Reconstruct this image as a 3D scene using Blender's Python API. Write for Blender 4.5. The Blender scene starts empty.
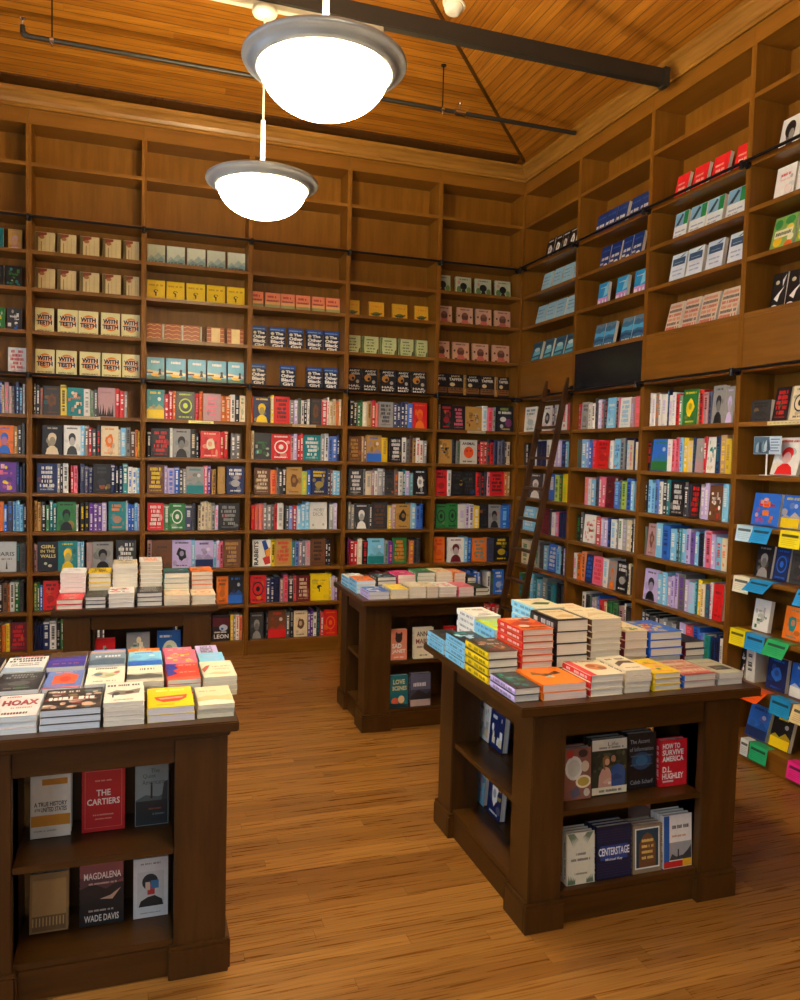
import bpy, bmesh, math, random
from mathutils import Matrix, Vector
PEND_E, BULB_E, WIN_E, FRONT_FILL_E, EXPO = 64.0, 100.0, 52.0, 22.0, 0.0
SC = bpy.context.scene
COL = SC.collection
R90 = math.pi / 2

# ------------------------------------------------------------------ colours
HEX = dict(k='17161a', d='38393c', a='9b9b99', w='f3f1ea', e='ead9b4', y='f6d40f', o='f07a1c', r='dc1f22', p='f0708c',
           m='701322', u='6b35a6', i='cdbcec', v='bb9398', b='2a6fd8', n='14265c', c='86d0f4', t='14868c', g='2a7d3c',
           l='bcd832', q='bd9146', h='6e4424')
WORD = dict(k='black', d='charcoal', a='grey', w='white', e='cream', y='yellow', o='orange', r='red', p='pink', m='maroon',
            u='purple', i='lilac', v='mauve', b='blue', n='navy', c='pale blue', t='teal', g='green', l='lime', q='tan', h='brown')
def lin(h):
    f = lambda c: c / 12.92 if c <= .04045 else ((c + .055) / 1.055) ** 2.4
    return tuple(f(int(h[i:i + 2], 16) / 255) for i in (0, 2, 4)) + (1.0,)
def C(k):
    return lin(HEX[k]) if k in HEX else lin(k)
def mixc(a, b, t):
    return tuple(x * (1 - t) + y * t for x, y in zip(a, b))

# ------------------------------------------------------------------ materials
def new_mat(name):
    m = bpy.data.materials.new(name); m.use_nodes = True
    nt = m.node_tree; b = nt.nodes['Principled BSDF']
    return m, nt, b
def N(nt, t, **kw):
    n = nt.nodes.new(t)
    for k, v in kw.items(): setattr(n, k, v)
    return n
def math_node(nt, op, a, b=None):
    n = N(nt, 'ShaderNodeMath', operation=op)
    for i, v in enumerate((a, b)):
        if v is None: continue
        if isinstance(v, (int, float)): n.inputs[i].default_value = v
        else: nt.links.new(v, n.inputs[i])
    return n.outputs[0]
def ramp(nt, fac, stops):
    r = N(nt, 'ShaderNodeValToRGB'); e = r.color_ramp.elements
    while len(e) < len(stops): e.new(.5)
    for el, (p, c) in zip(e, stops): el.position = p; el.color = c
    nt.links.new(fac, r.inputs[0]); return r.outputs[0]
def mixrgb(nt, mode, fac, a, b):
    n = N(nt, 'ShaderNodeMix', data_type='RGBA', blend_type=mode)
    for i, v in ((0, fac), (6, a), (7, b)):
        if isinstance(v, (int, float)): n.inputs[i].default_value = v
        elif isinstance(v, tuple): n.inputs[i].default_value = v
        else: nt.links.new(v, n.inputs[i])
    return n.outputs[2]
def wood(name, dark, light, stretch, rough=.38, coat=.15, spec=.3):
    m, nt, b = new_mat(name)
    tc = N(nt, 'ShaderNodeTexCoord'); mp = N(nt, 'ShaderNodeMapping'); mp.inputs['Scale'].default_value = stretch
    nt.links.new(tc.outputs['Object'], mp.inputs[0])
    n1 = N(nt, 'ShaderNodeTexNoise'); n1.inputs['Scale'].default_value = 2.2; n1.inputs['Detail'].default_value = 6; n1.inputs['Roughness'].default_value = .62
    nt.links.new(mp.outputs[0], n1.inputs[0])
    n2 = N(nt, 'ShaderNodeTexNoise'); n2.inputs['Scale'].default_value = 1.7; nt.links.new(tc.outputs['Object'], n2.inputs[0])
    c = ramp(nt, n1.outputs[0], [(.3, dark), (.7, light)])
    c2 = ramp(nt, n2.outputs[0], [(.3, (.86, .85, .84, 1)), (.7, (1.1, 1.09, 1.08, 1))])
    nt.links.new(mixrgb(nt, 'MULTIPLY', 1.0, c, c2), b.inputs['Base Color'])
    r = ramp(nt, n1.outputs[0], [(.2, (rough - .06,) * 3 + (1,)), (.8, (rough + .1,) * 3 + (1,))])
    nt.links.new(r, b.inputs['Roughness'])
    b.inputs['Coat Weight'].default_value = coat; b.inputs['Coat Roughness'].default_value = .25; b.inputs['Specular IOR Level'].default_value = spec
    bp = N(nt, 'ShaderNodeBump'); bp.inputs['Strength'].default_value = .06; nt.links.new(n1.outputs[0], bp.inputs['Height']); nt.links.new(bp.outputs[0], b.inputs['Normal'])
    return m
def planks(name, across, width, length, cols, groove, rough, grain=26, bump=.35, contrast=.5):
    """boards running along one horizontal axis, each with its own tone, random butt joints and grain"""
    m, nt, b = new_mat(name)
    tc = N(nt, 'ShaderNodeTexCoord'); sp = N(nt, 'ShaderNodeSeparateXYZ'); nt.links.new(tc.outputs['Object'], sp.inputs[0])
    A, L = (sp.outputs['Y'], sp.outputs['X']) if across == 'Y' else (sp.outputs['X'], sp.outputs['Y'])
    s = math_node(nt, 'DIVIDE', A, width); fl = math_node(nt, 'FLOOR', s); fr = math_node(nt, 'FRACT', s)
    w1 = N(nt, 'ShaderNodeTexWhiteNoise', noise_dimensions='1D'); nt.links.new(fl, w1.inputs['W'])
    ls = math_node(nt, 'ADD', math_node(nt, 'DIVIDE', L, length), math_node(nt, 'MULTIPLY', w1.outputs[0], 7.0))
    lf = math_node(nt, 'FLOOR', ls); lr = math_node(nt, 'FRACT', ls)
    w2 = N(nt, 'ShaderNodeTexWhiteNoise', noise_dimensions='2D')
    cb = N(nt, 'ShaderNodeCombineXYZ'); nt.links.new(fl, cb.inputs[0]); nt.links.new(lf, cb.inputs[1]); nt.links.new(cb.outputs[0], w2.inputs['Vector'])
    tone = ramp(nt, w2.outputs[0], cols)
    gv = N(nt, 'ShaderNodeCombineXYZ')
    nt.links.new(math_node(nt, 'MULTIPLY', L, 1.6), gv.inputs[0]); nt.links.new(math_node(nt, 'MULTIPLY', A, float(grain)), gv.inputs[1]); nt.links.new(math_node(nt, 'MULTIPLY', w2.outputs[0], 20.0), gv.inputs[2])
    gn = N(nt, 'ShaderNodeTexNoise'); gn.inputs['Scale'].default_value = 2.0; gn.inputs['Detail'].default_value = 5; gn.inputs['Distortion'].default_value = .6
    nt.links.new(gv.outputs[0], gn.inputs[0])
    lo = 1 - contrast
    g = ramp(nt, gn.outputs[0], [(.32, (lo, lo * .92, lo * .85, 1)), (.62, (1.1, 1.08, 1.05, 1))])
    c = mixrgb(nt, 'MULTIPLY', 1.0, tone, g)
    e = math_node(nt, 'MINIMUM', fr, math_node(nt, 'SUBTRACT', 1.0, fr))
    edge = math_node(nt, 'LESS_THAN', e, groove / width)
    e2 = math_node(nt, 'LESS_THAN', lr, .0015 / length)
    em = math_node(nt, 'MAXIMUM', edge, e2)
    c = mixrgb(nt, 'MIX', math_node(nt, 'MULTIPLY', em, .75), c, (.03, .012, .004, 1))
    nt.links.new(c, b.inputs['Base Color'])
    r = ramp(nt, gn.outputs[0], [(.2, (rough - .05,) * 3 + (1,)), (.8, (rough + .12,) * 3 + (1,))]); nt.links.new(r, b.inputs['Roughness'])
    h = math_node(nt, 'SUBTRACT', math_node(nt, 'MULTIPLY', gn.outputs[0], .15), em)
    bp = N(nt, 'ShaderNodeBump'); bp.inputs['Strength'].default_value = bump; bp.inputs['Distance'].default_value = .004
    nt.links.new(h, bp.inputs['Height']); nt.links.new(bp.outputs[0], b.inputs['Normal'])
    return m
def plain(name, col, rough=.5, metal=0.0, noise=.08):
    m, nt, b = new_mat(name)
    n = N(nt, 'ShaderNodeTexNoise'); n.inputs['Scale'].default_value = 9; n.inputs['Detail'].default_value = 3
    tc = N(nt, 'ShaderNodeTexCoord'); nt.links.new(tc.outputs['Object'], n.inputs[0])
    lo = tuple(x * (1 - noise) for x in col[:3]) + (1,); hi = tuple(min(1, x * (1 + noise)) for x in col[:3]) + (1,)
    nt.links.new(ramp(nt, n.outputs[0], [(.3, lo), (.7, hi)]), b.inputs['Base Color'])
    b.inputs['Roughness'].default_value = rough; b.inputs['Metallic'].default_value = metal
    return m
def printed():
    m, nt, b = new_mat('printed_cover')
    at = N(nt, 'ShaderNodeAttribute', attribute_name='Col')
    n = N(nt, 'ShaderNodeTexNoise'); n.inputs['Scale'].default_value = 60; tc = N(nt, 'ShaderNodeTexCoord'); nt.links.new(tc.outputs['Object'], n.inputs[0])
    v = ramp(nt, n.outputs[0], [(.3, (.93, .93, .93, 1)), (.7, (1, 1, 1, 1))])
    nt.links.new(mixrgb(nt, 'MULTIPLY', 1.0, at.outputs['Color'], v), b.inputs['Base Color'])
    nt.links.new(ramp(nt, n.outputs[0], [(.3, (.3,) * 3 + (1,)), (.7, (.42,) * 3 + (1,))]), b.inputs['Roughness'])
    return m
def pages():
    """cut paper: fine leaves striped along the thickness of the block (local Z)"""
    m, nt, b = new_mat('page_edges')
    at = N(nt, 'ShaderNodeAttribute', attribute_name='Col')
    tc = N(nt, 'ShaderNodeTexCoord'); mp = N(nt, 'ShaderNodeMapping'); mp.inputs['Scale'].default_value = (4, 4, 900)
    nt.links.new(tc.outputs['Object'], mp.inputs[0])
    n = N(nt, 'ShaderNodeTexNoise'); n.inputs['Scale'].default_value = 1; n.inputs['Detail'].default_value = 2; nt.links.new(mp.outputs[0], n.inputs[0])
    v = ramp(nt, n.outputs[0], [(.35, (.86, .84, .8, 1)), (.65, (1, 1, 1, 1))])
    nt.links.new(mixrgb(nt, 'MULTIPLY', 1.0, at.outputs['Color'], v), b.inputs['Base Color']); b.inputs['Roughness'].default_value = .85
    return m
M = {}
M['case_v'] = wood('bookcase_wood_upright_grain', (.158, .062, .0058, 1), (.236, .098, .0098, 1), (9, 9, .9), .42, .0, .2)
M['case_h'] = wood('bookcase_wood_level_grain', (.158, .062, .0058, 1), (.236, .098, .0098, 1), (.9, 9, 9), .34, .06, .35)
M['table_v'] = wood('table_wood_upright_grain', (.043, .0165, .0023, 1), (.08, .032, .0047, 1), (12, 12, 1.3), .4, .06)
M['table_h'] = wood('table_wood_level_grain', (.043, .0165, .0023, 1), (.08, .032, .0047, 1), (1.3, 12, 12), .34, .1)
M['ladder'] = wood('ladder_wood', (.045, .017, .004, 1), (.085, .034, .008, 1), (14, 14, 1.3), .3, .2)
M['crown_x'] = wood('crown_wood', (.19, .082, .0105, 1), (.31, .15, .023, 1), (1.2, 14, 14))
M['crown_y'] = wood('crown_wood_side', (.19, .082, .0105, 1), (.31, .15, .023, 1), (14, 1.2, 14))
CW = [(0, (.30, .108, .008, 1)), (.5, (.36, .138, .011, 1)), (1, (.43, .175, .017, 1))]
M['ceil_x'] = planks('ceiling_boards_across_room', 'Y', .066, 3.2, CW, .0028, .34, 30, .6, .34)
M['ceil_y'] = planks('ceiling_boards_along_room', 'X', .066, 3.2, CW, .0028, .34, 30, .6, .34)
M['floor'] = planks('oak_strip_floor', 'Y', .058, 1.15, [(0, (.195, .082, .0145, 1)), (.5, (.27, .123, .0235, 1)), (1, (.345, .168, .037, 1))], .0007, .27, 55, .12, .3)
M['wall'] = plain('plaster_wall', (.55, .48, .36, 1), .8)
M['raceway'] = plain('raceway_paint', (.30, .27, .19, 1), .5)
M['canopy'] = plain('canopy_paint', (.40, .37, .28, 1), .45)
M['black'] = plain('black_metal', (.012, .012, .014, 1), .38, .6)
M['beam'] = plain('dark_painted_steel', (.016, .0145, .011, 1), .5, .0)
M['panel_black'] = plain('black_panel', (.007, .009, .012, 1), .22)
M['nickel'] = plain('satin_nickel', (.26, .265, .265, 1), .42, .3)
M['white_metal'] = plain('white_enamel', (.75, .72, .62, 1), .4)
M['glow'] = None
M['chrome'] = plain('chrome', (.7, .7, .72, 1), .15, 1.0)
M['plastic'] = plain('cream_plastic', (.8, .76, .62, 1), .45)
M['print'] = printed()
M['pages'] = pages()
def emit(name, col, s):
    m = bpy.data.materials.new(name); m.use_nodes = True; nt = m.node_tree
    for n in list(nt.nodes): nt.nodes.remove(n)
    o = N(nt, 'ShaderNodeOutputMaterial'); e = N(nt, 'ShaderNodeEmission'); e.inputs[0].default_value = col
    lw = N(nt, 'ShaderNodeTexNoise'); lw.inputs['Scale'].default_value = 3
    v = ramp(nt, lw.outputs[0], [(.3, (.97,) * 3 + (1,)), (.7, (1,) * 3 + (1,))])
    nt.links.new(math_node(nt, 'MULTIPLY', v, s), e.inputs[1]); nt.links.new(e.outputs[0], o.inputs[0]); return m
M['glow'] = emit('lit_opal_glass', (1.0, .80, .50, 1), PEND_E)
def glass():
    m = bpy.data.materials.new('window_glass'); m.use_nodes = True; nt = m.node_tree
    for n in list(nt.nodes): nt.nodes.remove(n)
    o = N(nt, 'ShaderNodeOutputMaterial'); t = N(nt, 'ShaderNodeBsdfTransparent'); g = N(nt, 'ShaderNodeBsdfGlossy'); g.inputs['Roughness'].default_value = .03
    x = N(nt, 'ShaderNodeMixShader'); x.inputs[0].default_value = .08
    nt.links.new(t.outputs[0], x.inputs[1]); nt.links.new(g.outputs[0], x.inputs[2]); nt.links.new(x.outputs[0], o.inputs[0]); return m
M['glass'] = glass()

# ------------------------------------------------------------------ mesh helpers
class MB:
    def __init__(s): s.v = []; s.f = []; s.c = []; s.m = []
    def face(s, pts, col=(1, 1, 1, 1), mi=0, T=None):
        b = len(s.v)
        s.v += [tuple(T @ Vector(p)) if T else tuple(p) for p in pts]; s.f.append(tuple(range(b, b + len(pts)))); s.c.append(col); s.m.append(mi)
    def grid(s, pts, faces, col=(1, 1, 1, 1), mi=0, T=None):
        b = len(s.v); s.v += [tuple(T @ Vector(p)) if T else tuple(p) for p in pts]
        for f in faces: s.f.append(tuple(b + i for i in f)); s.c.append(col); s.m.append(mi)
    def box(s, x0, x1, y0, y1, z0, z1, col=(1, 1, 1, 1), mi=0, T=None):
        p = [(x0, y0, z0), (x1, y0, z0), (x1, y1, z0), (x0, y1, z0), (x0, y0, z1), (x1, y0, z1), (x1, y1, z1), (x0, y1, z1)]
        s.grid(p, [(0, 3, 2, 1), (4, 5, 6, 7), (0, 1, 5, 4), (1, 2, 6, 5), (2, 3, 7, 6), (3, 0, 4, 7)], col, mi, T)
    def prism(s, prof, axis, a, b, col=(1, 1, 1, 1), mi=0, T=None):
        """closed outline PROF swept along AXIS from a to b"""
        n = len(prof)
        mk = {'x': lambda p, t: (t, p[0], p[1]), 'y': lambda p, t: (p[0], t, p[1]), 'z': lambda p, t: (p[0], p[1], t)}[axis]
        pts = [mk(p, a) for p in prof] + [mk(p, b) for p in prof]
        fs = [(i, (i + 1) % n, n + (i + 1) % n, n + i) for i in range(n)] + [tuple(range(n))[::-1], tuple(range(n, 2 * n))]
        s.grid(pts, fs, col, mi, T)
    def tube(s, p0, p1, r, seg=12, col=(1, 1, 1, 1), mi=0, r2=None):
        p0, p1 = Vector(p0), Vector(p1); d = (p1 - p0).normalized(); r2 = r if r2 is None else r2
        a = d.orthogonal().normalized(); b = d.cross(a)
        pts = []
        for P, rr in ((p0, r), (p1, r2)):
            for i in range(seg):
                t = 2 * math.pi * i / seg; pts.append(P + a * math.cos(t) * rr + b * math.sin(t) * rr)
        fs = [(i, (i + 1) % seg, seg + (i + 1) % seg, seg + i) for i in range(seg)] + [tuple(range(seg))[::-1], tuple(range(seg, 2 * seg))]
        s.grid(pts, fs, col, mi)
    def lathe(s, prof, seg=48, c=(0, 0), closed=False, col=(1, 1, 1, 1), mi=0):
        pts = [(c[0] + r * math.cos(2 * math.pi * i / seg), c[1] + r * math.sin(2 * math.pi * i / seg), z) for r, z in prof for i in range(seg)]
        fs = []; n = len(prof)
        for k in range(n if closed else n - 1):
            for i in range(seg): fs.append((k * seg + i, k * seg + (i + 1) % seg, ((k + 1) % n) * seg + (i + 1) % seg, ((k + 1) % n) * seg + i))
        s.grid(pts, fs, col, mi)
    def build(s, name, mats, parent=None, bevel=0, smooth=False, loc=None, colors=False):
        me = s.mesh(name, mats, bevel, smooth, colors)
        return link(name, me, parent, loc)
    def mesh(s, name, mats, bevel=0, smooth=False, colors=False):
        me = bpy.data.meshes.new(name); me.from_pydata(s.v, [], s.f)
        for m in (mats if isinstance(mats, list) else [mats]): me.materials.append(m)
        if any(s.m): me.polygons.foreach_set('material_index', s.m)
        if colors:
            ca = me.color_attributes.new('Col', 'FLOAT_COLOR', 'CORNER'); d = []
            for p, c in zip(me.polygons, s.c): d += list(c) * p.loop_total
            ca.data.foreach_set('color', d)
        bm = bmesh.new(); bm.from_mesh(me)
        if not colors: bmesh.ops.recalc_face_normals(bm, faces=bm.faces)
        if bevel:
            bmesh.ops.bevel(bm, geom=[e for e in bm.edges if len(e.link_faces) == 2 and e.calc_face_angle(0) > .6], offset=bevel, segments=2, affect='EDGES', clamp_overlap=True)
        bm.to_mesh(me); bm.free()
        if smooth: me.polygons.foreach_set('use_smooth', [True] * len(me.polygons))
        me.update(); return me
def link(name, data, parent=None, loc=None):
    o = bpy.data.objects.new(name, data); COL.objects.link(o)
    if parent: o.parent = parent
    if loc: o.location = loc
    return o
def empty(name, loc, rz=0):
    o = link(name, None, None, loc); o.rotation_euler = (0, 0, rz); o.empty_display_size = .05; return o
LABELS = {}
def tag(o, label, cat, group=None):
    o['label'] = label; o['category'] = cat
    if group: o['group'] = group
    n = len(label.split())
    if n > 16 or n < 4: print('LABEL LENGTH', n, label)
    if label in LABELS: print('LABEL TWICE', label)
    LABELS[label] = 1
def structure(o): o['kind'] = 'structure'; return o
ORD = ['first', 'second', 'third', 'fourth', 'fifth', 'sixth', 'seventh', 'eighth', 'ninth', 'tenth', 'eleventh', 'twelfth']

# ------------------------------------------------------------------ text and cover art
TXT = {}
def text_mesh(s, bold=.02):
    k = (s, bold)
    if k not in TXT:
        cu = bpy.data.curves.new('lettering', 'FONT'); cu.body = s; cu.offset = bold; cu.resolution_u = 2; cu.align_x = 'CENTER'; cu.space_line = .85
        o = bpy.data.objects.new('lettering', cu); COL.objects.link(o)
        dg = bpy.context.evaluated_depsgraph_get(); me = bpy.data.meshes.new_from_object(o.evaluated_get(dg))
        v = [tuple(p.co) for p in me.vertices]; f = [tuple(p.vertices) for p in me.polygons]
        bpy.data.objects.remove(o); bpy.data.curves.remove(cu); bpy.data.meshes.remove(me)
        xs = [p[0] for p in v]; ys = [p[1] for p in v]; x0, x1, y0, y1 = min(xs), max(xs), min(ys), max(ys)
        TXT[k] = ([((p[0] - x0) / (x1 - x0) - .5, (p[1] - y0) / (y1 - y0) - .5) for p in v], f)
    return TXT[k]
def ell(cx, cy, rx, ry, n=16, a0=0, a1=2 * math.pi):
    return [(cx + rx * math.cos(a0 + (a1 - a0) * i / n), cy + ry * math.sin(a0 + (a1 - a0) * i / n)) for i in range(n + (a1 - a0 < 6.28))]
def letters(rng, x0, x1, y, h, col, fill=.72):
    """a line of printed characters too small to read: short blocks with gaps"""
    out = []; x = x0
    while x < x1 - .01:
        w = h * rng.uniform(.45, .85); w = min(w, x1 - x)
        if rng.random() > .12: out.append(('r', x, y, x + w * fill, y + h * rng.uniform(.85, 1), col))
        x += w
    return out
def motif(spec, rng):
    a, b = C(spec[0]), C(spec[1]); k = spec[2]; s = []
    md = mixc(a, b, .45)
    def title(y, n, h=.07, x0=.12, x1=.88):
        for j in range(n):
            sh = rng.uniform(0, .14); s.extend(letters(rng, x0 + sh, x1 - sh, y - j * h * 1.35, h, b))
    if k in 'TMNBPOLI':
        for _ in range(7): s.append(('e', rng.uniform(.12, .88), rng.uniform(.1, .7), rng.uniform(.06, .2), rng.uniform(.04, .14), mixc(a, rng.choice([b, md, C('k'), C(rng.choice('oyrtbghq'))]), rng.uniform(.12, .42))))
    if k == 'T':
        title(.82, 2, .1); s.append(('r', .2, .4, .8, .405, b)); s.append(('e', .5, .38, .26, .13, md)); s.extend(letters(rng, .2, .8, .08, .055, b))
    elif k == 'M':
        title(.8, 5, .115); s.extend(letters(rng, .15, .85, .07, .05, md))
    elif k == 'B':
        pts = [(.5 + .3 * rng.uniform(.6, 1.05) * math.cos(t * .5236), .5 + .28 * rng.uniform(.6, 1.05) * math.sin(t * .5236)) for t in range(12)]
        s.append(('p', pts, b)); s.append(('e', .5, .52, .12, .1, md)); title(.88, 1, .06); s.extend(letters(rng, .2, .8, .06, .05, b))
    elif k == 'O':
        s += [('e', .5, .5, .36, .27, b), ('e', .5, .5, .3, .22, a), ('e', .5, .5, .13, .1, b)]; title(.88, 1, .06); s.extend(letters(rng, .15, .85, .06, .06, b))
    elif k == 'P':
        s += [('p', [(.16, 0), (.84, 0), (.76, .2), (.6, .3), (.4, .3), (.24, .2)], b), ('e', .5, .5, .2, .2, md), ('e', .5, .58, .22, .17, b), ('e', .51, .47, .15, .14, md)]; title(.88, 1, .06)
    elif k == 'L':
        s += [('r', 0, 0, 1, .3, b), ('p', [(0, .3), (.2, .42), (.45, .33), (.7, .5), (1, .36), (1, .3)], md), ('e', .72, .68, .1, .07, mixc(a, (1, 1, 1, 1), .5))]; title(.86, 1, .08)
    elif k == 'X':
        pal = [b, md, mixc(b, C('w'), .4), mixc(a, C('k'), .4), C(rng.choice('oyrtbge'))]
        for _ in range(16):
            x, y, w, h = rng.uniform(.03, .75), rng.uniform(.03, .8), rng.uniform(.1, .24), rng.uniform(.06, .17)
            s.append(('e', x + w / 2, y + h / 2, w / 2, h / 2, rng.choice(pal)) if rng.random() < .55 else ('r', x, y, min(.98, x + w), min(.98, y + h), rng.choice(pal)))
        title(.6, 1, .08)
    elif k == 'Z':
        for j in range(9):
            x = .06 + j * .1; s.append(('p', [(x - .06, 0), (x + .06, 0), (x + rng.uniform(-.08, .08), rng.uniform(.25, .55))], b))
        s.extend(letters(rng, .15, .8, .82, .05, mixc(a, C('k'), .3)))
    elif k == 'N':
        title(.72, 1, .08); s.extend(letters(rng, .25, .75, .6, .045, md)); s.extend(letters(rng, .2, .8, .1, .05, b))
    elif k == 'I':
        s += [('e', .5, .5, .14, .08, b), ('r', .46, .32, .52, .52, b), ('e', .58, .46, .07, .05, a)]; s.extend(letters(rng, .12, .88, .72, .06, C('q')))
    return a, s
W_, K_, E_ = C('w'), C('k'), C('e')
T = lambda t, cx, cy, w, h, c, bold=.02: ('t', t, cx, cy, w, h, c, bold)
rr = random.Random(5)
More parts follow.
